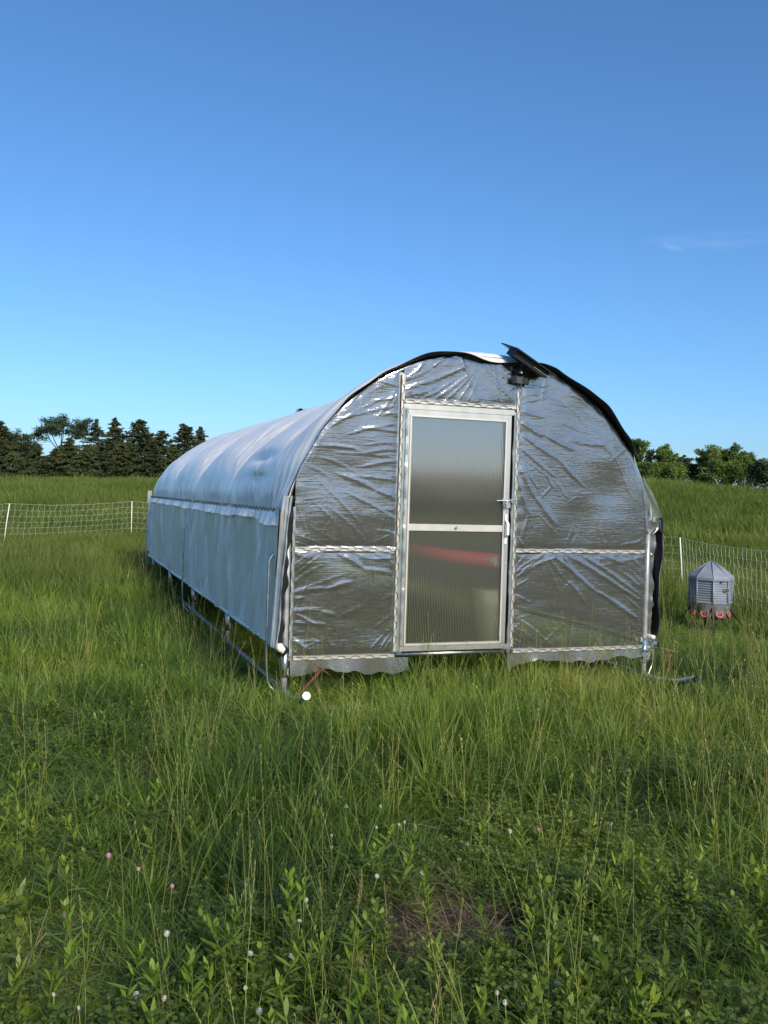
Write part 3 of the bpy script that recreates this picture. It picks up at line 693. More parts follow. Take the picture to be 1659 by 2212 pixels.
def edges():
    # ragged lower flaps
    for (x0, x1, zt, seed) in ((.036, .945, .246, 1), (1.775, 3.1, .246, 2)):
        x = np.linspace(x0, x1, 150); P = np.zeros((150, 8, 3))
        low = .055 + .055 * vnoise(x, x * 0, .17, seed) + .022 * vnoise(x, x * 0, .05, seed + 4)
        if seed == 2: low = low * (.75 + .45 * smooth(1 - (x - x0) / .3))
        for i in range(8):
            q = i / 7; P[:, 7 - i, 0] = x; P[:, 7 - i, 1] = -.016 - .007 * q * np.sin(x * 15 + seed) - .012 * q - .0015 * q * np.sin(x * 57); P[:, 7 - i, 2] = zt - low * q * (1 + .1 * np.sin(x * 33) * q)
        MB().grid(P).build('film_flap', M['film_edge'], coop, True)
    # strips of film past the studs and the corner posts
    def vstrip(xc, wl, z0, z1, seed, y=-.018, sgn=1, name='film_strip'):
        z = np.linspace(z0, z1, 140); P = np.zeros((8, 140, 3))
        w = wl * (.75 + .35 * vnoise(z, z * 0, .13, seed) + .3 * (vnoise(z, z * 0, .035, seed + 1) - .5))
        for i in range(8):
            q = i / 7; k = i if sgn > 0 else 7 - i
            P[k, :, 0] = xc + sgn * w * q; P[k, :, 1] = y - .006 * q - .005 * np.sin(z * 41 + seed) * q - .006 * np.sin(z * 13) * q; P[k, :, 2] = z
        MB().grid(P).build(name, M['film_edge'], coop, True)
    vstrip(X1 + .012, .045, .27, 2.12, 3)
    vstrip(X2_ - .012, .035, .25, 2.12, 5, sgn=-1)
    vstrip(W - .003, .06, .31, 1.2, 7)
    vstrip(.05, .022, .27, 1.36, 9, sgn=-1, y=-.022)
    # pointed spill of film at the right shoulder
    P = np.zeros((20, 24, 3))
    for j in range(24):
        z = 1.20 + j / 23 * .46
        xo = np.interp(z, [1.2, 1.262, 1.40, 1.54, 1.66], [3.075, 3.178, 3.125, 3.06, 2.985]); xi = np.interp(z, [1.2, 1.66], [3.03, 2.95])
        for i in range(20):
            q = i / 19; P[i, j] = (xi + (xo - xi) * q, -.02 - .02 * q - .006 * math.sin(9 * q + j * .5), z)
    MB().grid(P).build('film_spill', M['film_edge'], coop, True)
    # crumpled film over the lower right corner, with the dark roll end sticking out
    mb = MB(); P = np.zeros((26, 20, 3))
    rs = np.random.RandomState(5)
    for i in range(26):
        for j in range(20):
            q = i / 25; a = 2 * PI * j / 19; r_ = .045 * (1.15 - .55 * q) * (1 + .22 * math.sin(3 * a + 9 * q) + .12 * math.sin(7 * a))
            P[i, j] = (2.99 + .155 * q, -.03 + math.cos(a) * r_ * .8, .272 + math.sin(a) * r_ + .01 * math.sin(q * 9))
    mb.grid(P); mb.build('film_bundle', M['film_edge'], coop, True)
    MB().tube([(3.10, -.03, .277), (3.163, -.03, .279)], .021, 12).build('roll_end', M['black_pl'], coop, True)
    # film dangling down the right leg
    P = np.zeros((8, 14, 3))
    for i in range(8):
        for j in range(14):
            q = j / 13; P[i, j] = (3.02 + (.10 - .07 * q) * i / 7, -.03 - .008 * math.sin(i * 1.9 + j), .25 - .115 * q)
    MB().grid(P, True).build('film_tail', M['film_edge'], coop, True)
edges()

# door ----------------------------------------------------------------
def door():
    d = coop
    L_, R_, B_, T_ = .874, 1.748, .29, 2.10
    y0 = -.006
    dr = MB()
    fw = .038
    # outer flange of the door
    dr.bbox((L_, y0 - .012, B_ + fw), (L_ + fw * .75, y0 + .02, T_ - fw)); dr.bbox((R_ - fw, y0 - .012, B_ + fw), (R_, y0 + .02, T_ - fw))
    dr.bbox((L_, y0 - .012, T_ - fw), (R_, y0 + .02, T_)); dr.bbox((L_, y0 - .012, B_), (R_, y0 + .02, B_ + fw * 1.1))
    door_o = dr.build('door', M['alu'], coop)
    # inner raised bead
    il, ir, ib, it = L_ + .028, R_ - .038, B_ + .042, T_ - .038
    bw = .014
    bd = MB(); yb = y0 - .02
    bd.bbox((il, yb, ib + bw), (il + bw, y0 + .004, it - bw)); bd.bbox((ir - bw, yb, ib + bw), (ir, y0 + .004, it - bw))
    bd.bbox((il, yb, it - bw), (ir, y0 + .004, it)); bd.bbox((il, yb, ib), (ir, y0 + .004, ib + bw))
    bd.build('glazing_bead', M['channel'], door_o)
    MB().bbox((il + bw, y0 - .016, 1.197), (ir - bw, y0 + .004, 1.247)).build('middle_rail', M['channel'], door_o)
    m = MB(); rot = [[math.cos(PI / 4), 0, math.sin(PI / 4)], [0, 1, 0], [-math.sin(PI / 4), 0, math.cos(PI / 4)]]
    m.box((1.302, y0 - .019, 1.222), (.026, .006, .026), rot); m.tube([(1.302, y0 - .022, 1.222), (1.302, y0 - .029, 1.222)], .006, 8); m.build('diamond_plate', M['galv'], door_o)
    for (za, zb) in ((ib + bw, 1.197), (1.247, it - bw)):
        MB().add([(il + bw, y0 - .002, za), (ir - bw, y0 - .002, za), (ir - bw, y0 - .002, zb), (il + bw, y0 - .002, zb)], [(0, 1, 2, 3)]).build('door_pane', M['poly'], door_o)
    # rivets
    for (x, z) in ((1.31, T_ - .018), (1.30, B_ + .018), (L_ + .014, 1.62), (L_ + .014, .82), (R_ - .016, 1.5), (R_ - .016, .95), (L_ + .016, B_ + .02), (R_ - .018, B_ + .02), (L_ + .02, T_ - .02), (R_ - .02, T_ - .02)):
        MB().tube([(x, y0 - .011, z), (x, y0 - .016, z)], .0055, 8).build('rivet', M['galv'], door_o)
    # pull handle
    hx = 1.722; h = MB(); 
    h.bbox((hx - .009, y0 - .023, 1.285), (hx + .009, y0 - .019, 1.335)); h.bbox((hx - .009, y0 - .023, 1.105), (hx + .009, y0 - .019, 1.15))
    for (za, zb, ya, yb_) in ((1.15, 1.175, -.021, -.062), (1.175, 1.265, -.062, -.062), (1.265, 1.292, -.062, -.021)):
        h.add([(hx - .009, y0 + ya, za), (hx + .009, y0 + ya, za), (hx + .009, y0 + yb_, zb), (hx - .009, y0 + yb_, zb),
               (hx - .009, y0 + ya + .005, za), (hx + .009, y0 + ya + .005, za), (hx + .009, y0 + yb_ + .005, zb), (hx - .009, y0 + yb_ + .005, zb)],
              [(0, 1, 2, 3), (7, 6, 5, 4), (0, 4, 5, 1), (1, 5, 6, 2), (2, 6, 7, 3), (3, 7, 4, 0)])
    h.build('door_handle', M['white_cap'], door_o)
    # sliding latch
    l = MB(); lz = 1.438
    l.tube([(1.63, y0 - .036, lz), (1.70, y0 - .036, lz), (1.79, y0 - .036, lz + .002)], .0055, 8)
    l.bbox((1.682, y0 - .03, lz - .010), (1.752, y0 - .026, lz + .016)); l.bbox((1.70, y0 - .03, lz - .055), (1.752, y0 - .026, lz - .010))
    l.tube([(1.69, y0 - .04, lz + .004), (1.685, y0 - .04, lz - .03), (1.692, y0 - .04, lz - .058), (1.708, y0 - .04, lz - .058), (1.712, y0 - .04, lz - .02), (1.722, y0 - .04, lz)], .0045, 8)
    l.tube([(1.745, y0 - .045, lz + .012), (1.785, y0 - .045, lz + .012), (1.79, y0 - .045, lz - .008), (1.75, y0 - .045, lz - .009)], .005, 8)
    for (x, z) in ((1.722, lz - .03), (1.735, lz - .045), (1.74, lz - .028)): l.tube([(x, y0 - .026, z), (x, y0 - .034, z)], .005, 6)
    l.build('door_latch', M['galv'], door_o)
    # latch on the inside face, seen dimly through the lower pane
    l = MB(); l.tube([(1.56, .03, .985), (1.64, .03, .982)], .004, 6); l.bbox((1.625, .028, .955), (1.70, .034, 1.0)); l.bbox((1.655, .028, .93), (1.70, .034, .955)); l.build('inside_latch', M['white_post'], door_o)
    # black strip stands in for the dark of the open gap at the closing side
    MB().bbox((R_ + .003, .03, .33), (X2_ - .022, .034, 2.06)).build('dark_gap', M['black_pl'], coop)
    # fixed frame round the door
    f = MB(); f.bbox((X1 + .014, -.004, .29), (L_ - .003, .011, 2.14)); f.bbox((X2_ - .030, -.004, .30), (X2_ - .014, .011, 2.13)); f.bbox((L_ - .003, -.004, T_ + .004), (X2_ - .03, .011, 2.145)); f.build('door_frame', M['alu'], coop)
    f = MB(); f.bbox((1.735, -.022, .283), (1.79, -.018, .325)); f.build('hinge_plate', M['galv'], coop)
door()

# solar lamp ----------------------------------------------------------
def solar():
    A = ony(1083, 740, .05); Bp = ony(1117.6, 751.6, -.2); C_ = ony(1205.6, 813.9, -.2); D = A + (C_ - Bp)
    root = thing('solar_light', (1.79, -.03, 2.38), 'black solar light with slanted panel clamped to the top of the front arch', 'solar light')
    e1 = C_ - Bp; e2 = Bp - A; n = np.cross(e1, e2); n /= np.linalg.norm(n)
    if n[2] < 0: n = -n
    mb = MB(); P = [A, Bp, C_, D]; mb.add(P + [p - n * .007 for p in P], [(0, 1, 2, 3), (7, 6, 5, 4), (0, 4, 5, 1), (1, 5, 6, 2), (2, 6, 7, 3), (3, 7, 4, 0)])
    pn = mb.build('solar_panel', M['black_pl'], root)
    c0 = (A + C_) / 2; s1, s2 = e1 / np.linalg.norm(e1), e2 / np.linalg.norm(e2)
    l1, l2 = np.linalg.norm(e1), np.linalg.norm(e2)
    MB().box(c0 + n * .003, (l1 * .94, l2 * .92, .004), np.stack([s1, s2, n], 1)).build('cell_sheet', M['pv'], pn)
    hc = c0 - n * .035 + s2 * l2 * .12 + s1 * l1 * -.03
    hb = MB(); hb.box(hc, (l1 * .78, l2 * .5, .052), np.stack([s1, s2, n], 1)); h = hb.build('lamp_housing', M['black_pl'], root)
    lm = MB()
    for i in range(9): lm.box(hc + s2 * (l2 * .25 + .001) + s1 * (.03 + i * .017) - n * .004, (.006, .004, .004), np.stack([s1, s2, n], 1))
    lm.build('led_strip', M['led'], h)
    j1 = ony(1130.5, 789, -.08); j2 = ony(1122, 806, -.06)
    b = MB(); b.tube([j1 + np.array((0, -.035, 0)), j1 + np.array((0, .03, 0))], .024, 14); b.tube([j2 + np.array((0, -.03, 0)), j2 + np.array((0, .025, 0))], .019, 14)
    b.tube([hc - n * .02, j1], .018, 10); b.tube([j1, j2, np.array((1.795, -.05, 2.385))], .015, 10)
    b.build('bracket', M['black_pl'], root, True)
    MB().tube([j1 + np.array((0, -.036, 0)), j1 + np.array((0, -.04, 0))], .006, 8).build('bolt', M['galv'], root); MB().tube([j2 + np.array((0, -.031, 0)), j2 + np.array((0, -.036, 0))], .006, 8).build('bolt', M['galv'], root)
    P = MB(); xx = np.linspace(-.075, .075, 9)
    G = np.zeros((9, 2, 3)); 
    for i, x in enumerate(xx):
        for k_, z in enumerate((-.03, .022)): G[i, k_] = (1.797 + x, -.075 + (x / .075) ** 2 * .03, 2.375 + z - .12 * x * .6)
    P.grid(G); G2 = G.copy(); G2[..., 1] += .012; P.grid(G2, True); 
    P.box((1.797, -.06, 2.371), (.10, .016, .04)); P.build('clamp_base', M['black_pl'], root)
solar()

# things inside -------------------------------------------------------
def inside():
    A = ony(866, 1186, 1.7); Bp = ony(1078, 1212, 1.35)
    t = thing('red_trough', (A[0], A[1], 0), 'long red trough seen blurred through the lower door pane', 'feed trough')
    MB().tube([A, (A + Bp) / 2 + np.array((0, 0, -.01)), Bp], .066, 12).build('trough_body', M['red'], t, True)
    MB().tube([A + np.array((0, 0, .09)), A * [1, 1, 0] + np.array((0, 0, 1.9))], .004, 5).build('hanger', M['wire'], t)
    c_ = ony(1045, 1306, 1.5)
    b = thing('pale_bucket', (c_[0], c_[1], 0.0), 'pale bucket standing inside the coop behind the lower door pane', 'bucket')
    pz = c_[2]
    MB().ring([(.11, .0), (.125, pz - .02), (.13, pz + .13), (.12, pz + .13)], 20, (c_[0], c_[1], 0.02)).build('bucket_body', M['pale_pl'], b, True)
    MB().tube([(c_[0] - .12, c_[1], pz + .13), (c_[0], c_[1] - .02, pz + .2), (c_[0] + .12, c_[1], pz + .13)], .004, 6).build('bucket_handle', M['galv'], b)
inside()

# anchors -------------------------------------------------------------
def anchors():
    a = ony(695.5, 1445.5, -.12); b = ony(626, 1521, -.24); c0 = ony(679.5, 1434.7, -.15); c1 = ony(711, 1458, -.09)
    t = thing('ground_anchor', (b[0], b[1], 0), 'rusty T-handled iron stake leaning by the left front leg', 'stake')
    b2 = b + (b - a) * .25
    MB().tube([a, b, b2], .0085, 8).build('shaft', M['rust'], t, True); MB().tube([c0, c1], .0085, 8).build('handle', M['rust'], t, True)
    a = ony(1444, 1404, .08); b = ony(1448.4, 1468, .08); c0 = ony(1425.7, 1399.8, .05); c1 = ony(1461, 1408, .11)
    t = thing('ground_anchor', (b[0], b[1], 0), 'brown rusty T-handled stake with ribbed shaft upright right of the coop', 'stake')
    b[2] = -.1
    s_ = MB().tube([a, b], .0075, 8).build('shaft', M['rust_dry'], t, True); MB().tube([c0, c1], .0075, 8).build('handle', M['rust_dry'], t, True)
    pts = []
    for i in range(150):
        q = i / 149; p = a + (b - a) * (.04 + .9 * q); an = q * 2 * PI * 17; pts.append(p + np.array((math.cos(an) * .009, math.sin(an) * .009, 0)))
    MB().tube(pts, .0028, 5).build('coil', M['rust_dry'], s_, True)
anchors()

# feeder --------------------------------------------------------------
def feeder():
    c = onz(1545, 1357, 0.0); c = np.array((5.62, 2.32, 0.0)); c[2] = float(ground_z(c[0], c[1]))
    root = thing('poultry_feeder', c, 'grey octagonal barrel feeder with peaked lid and red feeding ports on splayed black legs', 'feeder')
    tocam = math.atan2(CAM[1] - c[1], CAM[0] - c[0])
    def A(deg): return tocam + R(deg)         # positive = to the right as seen from the camera
    def P_(deg, r, z):
        r = r * (.9 if r < .35 else 1)
        return np.array((c[0] + r * math.cos(A(deg)), c[1] + r * math.sin(A(deg)), c[2] + z))
    edge0 = A(7)
    prof = [(.262, .335), (.272, .345), (.272, .358)]
    z = .365
    for i in range(9):
        prof += [(.253, z), (.253, z + .010), (.264, z + .015), (.264, z + .022)]; z += .0268
    prof += [(.256, .612)]
    prof = [(a_ * .9, b_) for a_, b_ in prof]
    body = MB().ring(prof, 8, c, edge0).build('barrel', M['feeder'], root)
    for k in range(8):
        MB().tube([P_(7 + 45 * k, .266, .345), P_(7 + 45 * k, .268, .61)], .0085, 6).build('corner_rib', M['feeder'], body, True)
    lid = MB().ring([(.243, .60), (.252, .604), (.254, .635), (.245, .648), (.126, .735), (.027, .805), (.011, .815)], 8, c, edge0).build('lid', M['feeder'], root)
    rb = MB()
    for k in range(8): rb.tube([P_(7 + 45 * k, .279, .64), P_(7 + 45 * k, .14, .742), P_(7 + 45 * k, .02, .815)], [.008, .0075, .006], 6)
    rb.build('lid_rib', M['feeder'], lid, True)
    # lower pan with scalloped pods
    n = 96; prof = [(.256, .338), (.25, .31), (.235, .26), (.225, .22), (.212, .17), (.18, .145), (.10, .14)]; prof = [(a_ * .9, b_) for a_, b_ in prof]
    V = np.zeros((len(prof), n + 1, 3))
    for i, (r_, z_) in enumerate(prof):
        q = smooth((.30 - z_) / .1)
        for j in range(n + 1):
            a = edge0 + 2 * PI * j / n; f = abs(math.sin(4 * (a - edge0)))
            rr = r_ * (1 - .20 * q * (1 - f) ** 1.5) * (1 + .03 * q); zz = z_ + .02 * q * (1 - f) * (z_ < .2)
            V[i, j] = (c[0] + rr * math.cos(a), c[1] + rr * math.sin(a), c[2] + zz)
    pan = MB().grid(V).build('pan', M['feeder_pan'], root, True)
    for k in range(8):
        dg = 7 + 22.5 + 45 * k; a = A(dg)
        out = np.array((math.cos(a), math.sin(a), 0)); side = np.array((-math.sin(a), math.cos(a), 0)); up = np.array((0, 0, 1.)); nn = out * .97 + up * .22; nn /= np.linalg.norm(nn); u2 = np.cross(side, nn); u2 *= np.sign(u2[2])
        ctr = P_(dg, .226, .225)
        ring = [ctr + side * .042 * math.cos(t) + u2 * .036 * math.sin(t) + nn * .008 for t in np.linspace(0, 2 * PI, 25)]
        po = MB().tube(ring, .009, 8, cap=False).build('port_ring', M['port'], root, True)
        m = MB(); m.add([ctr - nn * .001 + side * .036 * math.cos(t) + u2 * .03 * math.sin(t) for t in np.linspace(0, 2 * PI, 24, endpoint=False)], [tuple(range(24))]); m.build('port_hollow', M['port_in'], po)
    for dg, rr in ((7, .44), (97, .44), (187, .44), (277, .44)):
        MB().tube([P_(dg, .215, .325), P_(dg, .225, .30), P_(dg, rr, -.03)], [.013, .0135, .0125], 10).build('leg', M['leg'], root, True)
    # oval badge on the right facet
    a = A(29.5); out = np.array((math.cos(a), math.sin(a), 0)); side = np.array((-math.sin(a), math.cos(a), 0)); ap = .24 * math.cos(R(22.5))
    ctr = c + out * (ap + .004) + side * .07 + np.array((0, 0, .50))
    if np.dot(side, B0) < 0: ctr = c + out * (ap + .004) - side * .07 + np.array((0, 0, .50))
    def ov(r1, r2, d0, d1, m, nm, par):
        q = [ctr + side * r1 * math.cos(t) + np.array((0, 0, r2 * math.sin(t))) for t in np.linspace(0, 2 * PI, 28, endpoint=False)]
        n_ = len(q); return MB().add([p + out * d0 for p in q] + [p + out * d1 for p in q], [tuple(range(n_, 2 * n_))] + [(i, (i + 1) % n_, n_ + (i + 1) % n_, n_ + i) for i in range(n_)]).build(nm, m, par)
    bdg = ov(.036, .026, 0, .006, M['feeder'], 'badge', root); ov(.027, .019, .006, .009, M['badge'], 'badge_plate', bdg)
    mk = MB(); mk.box(ctr + out * .0095 + np.array((0, 0, .006)), (.004, .018, .005), np.stack([out, side, (0, 0, 1)], 1)); mk.box(ctr + out * .0095 + np.array((0, 0, -.004)), (.004, .03, .002), np.stack([out, side, (0, 0, 1)], 1))
    mk.build('badge_mark', M['feeder_pan'], bdg)
    MB().box(P_(32, .262, .598), (.03, .02, .012)).build('lid_catch', M['black_pl'], root)
feeder()

# electric netting ----------------------------------------------------
def netting(name, posts, label, seed, hgt=.95, sag=.12):
    """posts: (x, y, lean) along the line; the net hangs between them"""
    P = [np.array((x, y, float(ground_z(x, y)))) for x, y, _ in posts]
    root = thing(name, P[0], label, 'netting fence')
    rs = np.random.RandomState(seed)
    for (x, y, ln), p in zip(posts, P):
        po = MB().tube([p + np.array((ln * .0, 0, -.1)), p + np.array((ln * .5, 0, .5)), p + np.array((ln, 0, hgt + .03))], .0095, 8).build('fence_post', M['white_post'], root, True)
        MB().tube([p + np.array((ln, 0, hgt + .0)), p + np.array((ln, 0, hgt + .045))], .013, 8).build('post_clip', M['black_pl'], po)
    hs_ = [.03, .16, .29, .42, .55, .68, .81, .95]
    mh = MB(); mv = MB()
    for s in range(len(P) - 1):
        a, b = P[s], P[s + 1]; la, lb = posts[s][2], posts[s + 1][2]; L = np.linalg.norm(b - a); n = max(2, int(L / .15)); dirn = (b - a) / L
        def pt(q, h):
            lean = (la * (1 - q) + lb * q) * h / .95
            base = a + (b - a) * q; base = np.array((base[0] + lean, base[1], float(ground_z(base[0], base[1]))))
            base[2] += h * (1 - .0) - sag * 4 * q * (1 - q) * (h / .95) ** .7
            return base
        qs = np.linspace(0, 1, n + 1)
        for h in hs_:
            mh.tube([pt(q, h * hgt / .95) + np.array((0, 0, rs.uniform(-.004, .004))) for q in qs], 0.0011 if h < .9 else .0017, 4, cap=False)
        for q in qs[1:-1]:
            ph = rs.uniform(0, 6.3); wob = rs.uniform(.015, .04); pts = []; zz_ = rs.uniform(-1, 1, 15)
            for i, h in enumerate(np.linspace(.03, .95, 15)):
                o_ = wob * (math.sin(i * 1.9 + ph + q * 9) + .7 * zz_[i])
                pts.append(pt(q, h * hgt / .95) + dirn * o_ * .8)
            mv.tube(pts, .0012, 4, cap=False)
    mh.build('net_strand', M['white_rope'], root, True); mv.build('net_upright', M['white_rope'], root, True)
def gp(u, r): 
    d = ray(u, 1090); d = d / math.hypot(d[0], d[1]); return (CAM[0] + d[0] * r, CAM[1] + d[1] * r)
netting('netting_fence', [(*gp(-230, 20), .05), (*gp(8, 21.2), .12), (*gp(285, 23.4), .0), (*gp(480, 24.5), 0)], 'white electric netting sagging between two posts left of the coop', 3, sag=.07)
netting('netting_fence', [(*gp(1300, 16.4), 0), (*gp(1482, 15.6), -.10), (*gp(1700, 12.0), -.05), (*gp(1900, 9.5), 0)], 'white electric netting with one leaning post behind the grey feeder', 5, hgt=.93, sag=.03)

# ------------------------------------------------------------------ trees
def quads(centers, dirs, L, Wd, rs, jitter=.5):
    """leaf sprays: one quad for each centre, long axis along dir"""
    n = len(centers); d = dirs + rs.normal(0, jitter, (n, 3)); d /= np.linalg.norm(d, axis=1)[:, None] + 1e-9
    s = np.cross(d, rs.normal(0, 1, (n, 3))); s /= np.linalg.norm(s, axis=1)[:, None] + 1e-9
    L = np.asarray(L).reshape(-1, 1); Wd = np.asarray(Wd).reshape(-1, 1)
    a = centers - d * L / 2; b = centers + s * Wd / 2; c_ = centers + d * L / 2; e = centers - s * Wd / 2
    V = np.stack([a, b, c_, e], 1).reshape(-1, 3); F = (np.arange(n)[:, None] * 4 + np.arange(4)[None]).tolist()
    return V, F
def leafmesh(name, V, F, m, parent, rs, link=True):
    o0 = np.array(parent['_w']) if parent is not None else 0
    me = bpy.data.meshes.new(name); me.from_pydata((V - o0).tolist(), [], F); me.materials.append(m)
    at = me.attributes.new('rnd', 'FLOAT', 'FACE'); at.data.foreach_set('value', rs.rand(len(F)).astype(np.float32))
    o = bpy.data.objects.new(name, me)
    if link: COL.objects.link(o)
    if parent is not None: o.parent = parent
    return o

def spruce(u, vtop, r, hw, label, seed, vbase=1041, dens=1.0, ragged=.35, m='needles', cone=.75, low=.0, group=None):
    rs = np.random.RandomState(seed)
    top = atr(u, vtop, r); bx, by = top[0], top[1]; zb = float(ground_z(bx, by)); h = top[2] - zb; wm = hw * r / FPX * 1.8
    root = thing('spruce_tree', (bx, by, zb), label, 'tree', group)
    lean = rs.normal(0, .01)
    MB().tube([(bx, by, zb - .2), (bx + lean * h, by, zb + h * .5), (bx, by, zb + h)], [.13, .08, .012], 7).build('trunk', M['bark'], root, True)
    C, D, LL_, WW = [], [], [], []
    z = low * h + .15
    while z < h * .99:
        q = z / h; rad = wm * max(.04, (1 - q) ** cone) * (1 if q > .08 else .85)
        nb = int(rs.randint(5, 10) * dens); rad *= rs.uniform(.75, 1.2)
        for k in range(max(3, nb)):
            a = rs.uniform(0, 2 * PI); L = rad * rs.uniform(1 - ragged, 1 + ragged * .6); m_ = max(3, int(L / .11 * 1.1))
            t = np.linspace(.12, 1, m_); dr = rs.uniform(.05, .35); up = rs.uniform(.0, .25)
            x = bx + np.cos(a) * L * t; y = by + np.sin(a) * L * t; zz = zb + z - dr * L * t + up * L * t ** 2.5
            for rep in range(3):
                sp = L * .14 * (1.1 - t) + .07
                cc = np.stack([x + rs.normal(0, 1, m_) * sp, y + rs.normal(0, 1, m_) * sp, zz + rs.normal(0, .05, m_) - .04], 1)
                C.append(cc); dd = np.stack([np.full(m_, np.cos(a)), np.full(m_, np.sin(a)), np.full(m_, -.35)], 1); D.append(dd)
                LL_.append(rs.uniform(.22, .5, m_)); WW.append(rs.uniform(.09, .2, m_))
        z += rs.uniform(.15, .30) * (1.15 - .4 * q)
    C = np.concatenate(C); V, F = quads(C, np.concatenate(D), np.concatenate(LL_), np.concatenate(WW), rs, .45)
    leafmesh('crown', V, F, M[m], root, rs)

def broadleaf(u, vtop, r, hw, label, seed, m='leaves', trunk=None, flat=.5, dens=1.0, lowest=.3, clump=.55, bark='bark', group=None, name='broadleaf_tree', skew=0.0, bare=0.0):
    rs = np.random.RandomState(seed)
    top = atr(u, vtop, r); bx, by = top[0], top[1]; zb = float(ground_z(bx, by)); h = top[2] - zb; wm = hw * r / FPX
    if trunk is not None:
        tp = atr(trunk, vtop, r); bx, by = tp[0], tp[1]
    root = thing(name, (bx, by, zb), label, 'tree', group)
    cx, cy = top[0], top[1]
    tips = []; mb = MB()
    fork = zb + h * (lowest + .02)
    tk = max(.06, h * .017)
    mb.tube([(bx, by, zb - .2), (bx + rs.normal(0, .1), by, zb + h * lowest * .6), ((bx * .6 + cx * .4), by * .6 + cy * .4, fork)], [tk * 1.2, tk, tk * .8], 7)
    f0 = np.array(((bx * .6 + cx * .4), by * .6 + cy * .4, fork))
    nl = 7
    for k in range(nl):
        a = 2 * PI * k / nl + rs.uniform(-.3, .3); q = rs.uniform(.35, 1.0)
        end = np.array((cx + math.cos(a) * wm * .75 * q, cy + math.sin(a) * wm * .75 * q, zb + h * (.95 - (.40 if bare < .5 else .36) * q * rs.uniform(.2, 1))))
        mid = f0 * .5 + end * .5 + np.array((math.cos(a) * wm * .14, math.sin(a) * wm * .14, rs.uniform(-.02, .06) * h))
        mb.tube([f0, mid, end], [tk * .5, tk * .3, tk * .1], 5); tips += [end]
        for j in range(6):
            st = mid * (1 - j / 6) + end * (j / 6); e2 = st + np.array((math.cos(a + rs.uniform(-1.3, 1.3)), math.sin(a + rs.uniform(-1.3, 1.3)), rs.uniform(.1, .8))) * wm * rs.uniform(.25, .5)
            e2[2] = min(e2[2], zb + h * .97); mb.tube([st, (st + e2) / 2 + rs.normal(0, .05, 3) * wm, e2], [tk * .2, tk * .13, tk * .05], 4); tips += [e2, (st + e2) / 2 if bare < .5 else e2]
    # lower side limbs
    for k in range(int(6 * (1 - bare))):
        a = rs.uniform(0, 2 * PI); st = f0 * 1.0; st[2] -= rs.uniform(0, .3) * h * lowest
        e2 = np.array((cx + math.cos(a) * wm * rs.uniform(.5, .95), cy + math.sin(a) * wm * rs.uniform(.5, .95), zb + h * rs.uniform(lowest, .7)))
        mb.tube([st, (st + e2) / 2 + np.array((0, 0, .05 * h)), e2], [tk * .3, tk * .2, tk * .06], 4); tips += [e2, e2 * .6 + st * .4 + np.array((0, 0, .05 * h))]
    mb.tube([f0, (f0 + np.array((cx, cy, zb + h * .93))) / 2 + np.array((.1, 0, 0)), np.array((cx, cy, zb + h * .93))], [tk * .5, tk * .3, tk * .1], 5)
    mb.build('trunk', M[bark], root, True)
    tips += [f0 * (1 - q) + np.array((cx, cy, zb + h * .93)) * q + rs.normal(0, .12, 3) * wm for q in ((1, .85, .7, .5) if bare < .5 else (1, .9))]
    C = []
    for t in tips:
        nn = int(70 * dens * rs.uniform(.6, 1.3)); cr = clump * rs.uniform(.55, 1.25) * (max(.62, wm * .4) if bare < .5 else 1.2)
        p = rs.normal(0, 1, (nn, 3)); p /= np.linalg.norm(p, axis=1)[:, None]; p *= (rs.rand(nn, 1) ** .45) * cr; p[:, 2] *= .6 if bare > .5 else max(flat, .75)
        sub = rs.normal(0, .35 * cr, (6, 3)) * [1, 1, flat]; C.append(t + p + sub[rs.randint(0, 6, nn)])
    C = np.concatenate(C); C[:, 2] = np.minimum(C[:, 2], zb + h)
    n = len(C); V, F = quads(C, rs.normal(0, 1, (n, 3)) * [1, 1, .5], rs.uniform(.12, .3, n), rs.uniform(.08, .2, n), rs, .3)
    leafmesh('crown', V, F, M[m], root, rs)

RL = 125
spruce(0, 908, RL, 42, 'tall dark spruce cut by the left edge of the photo', 101, cone=.7)
broadleaf(48, 926, RL + 2, 30, 'round-topped leafy tree just right of the leftmost spruce', 102, m='needles', lowest=.25, clump=.7, flat=.7, dens=1.2)
spruce(82, 962, RL - 2, 30, 'short spruce in the dip between the leftmost trees and the big spreading tree', 103)
broadleaf(140, 892, RL + 8, 58, 'big spreading flat-crowned tree with bare lower branches in the left tree line', 104, m='leaves_dk', trunk=127, lowest=.42, clump=.62, flat=.5, dens=1.6, bare=1)
spruce(150, 944, RL - 3, 42, 'dense wide spruce in front of the big spreading tree', 105, ragged=.3)
spruce(120, 968, RL - 4, 34, 'low bushy spruce under the left half of the spreading tree', 106)
spruce(208, 903, RL + 2, 32, 'thin ragged spruce between the spreading tree and the sharp spire', 107, dens=.75, ragged=.6)
spruce(249, 900, RL, 34, 'sharp spired spruce, the most pointed of the left tree line', 108, ragged=.5, cone=.85)
spruce(303, 904, RL, 40, 'broad shouldered tall spruce right of the sharp spire', 109, cone=.6, ragged=.4)
spruce(276, 955, RL - 3, 32, 'low spruce filling the gap below the spire and the broad spruce', 110)
spruce(350, 928, RL, 34, 'middling spruce above the far end of the coop roof', 111, ragged=.45, cone=.65)
spruce(398, 914, RL, 32, 'spruce half hidden by the coop roof, second from its edge', 112, ragged=.4, cone=.6)
spruce(433, 922, RL + 3, 20, 'slim spruce tip just showing over the coop roof', 113, cone=.6)
spruce(375, 960, RL - 3, 30, 'short spruce behind the far corner of the coop', 114)
spruce(325, 968, RL - 4, 28, 'short dark spruce left of the far corner of the coop', 115)
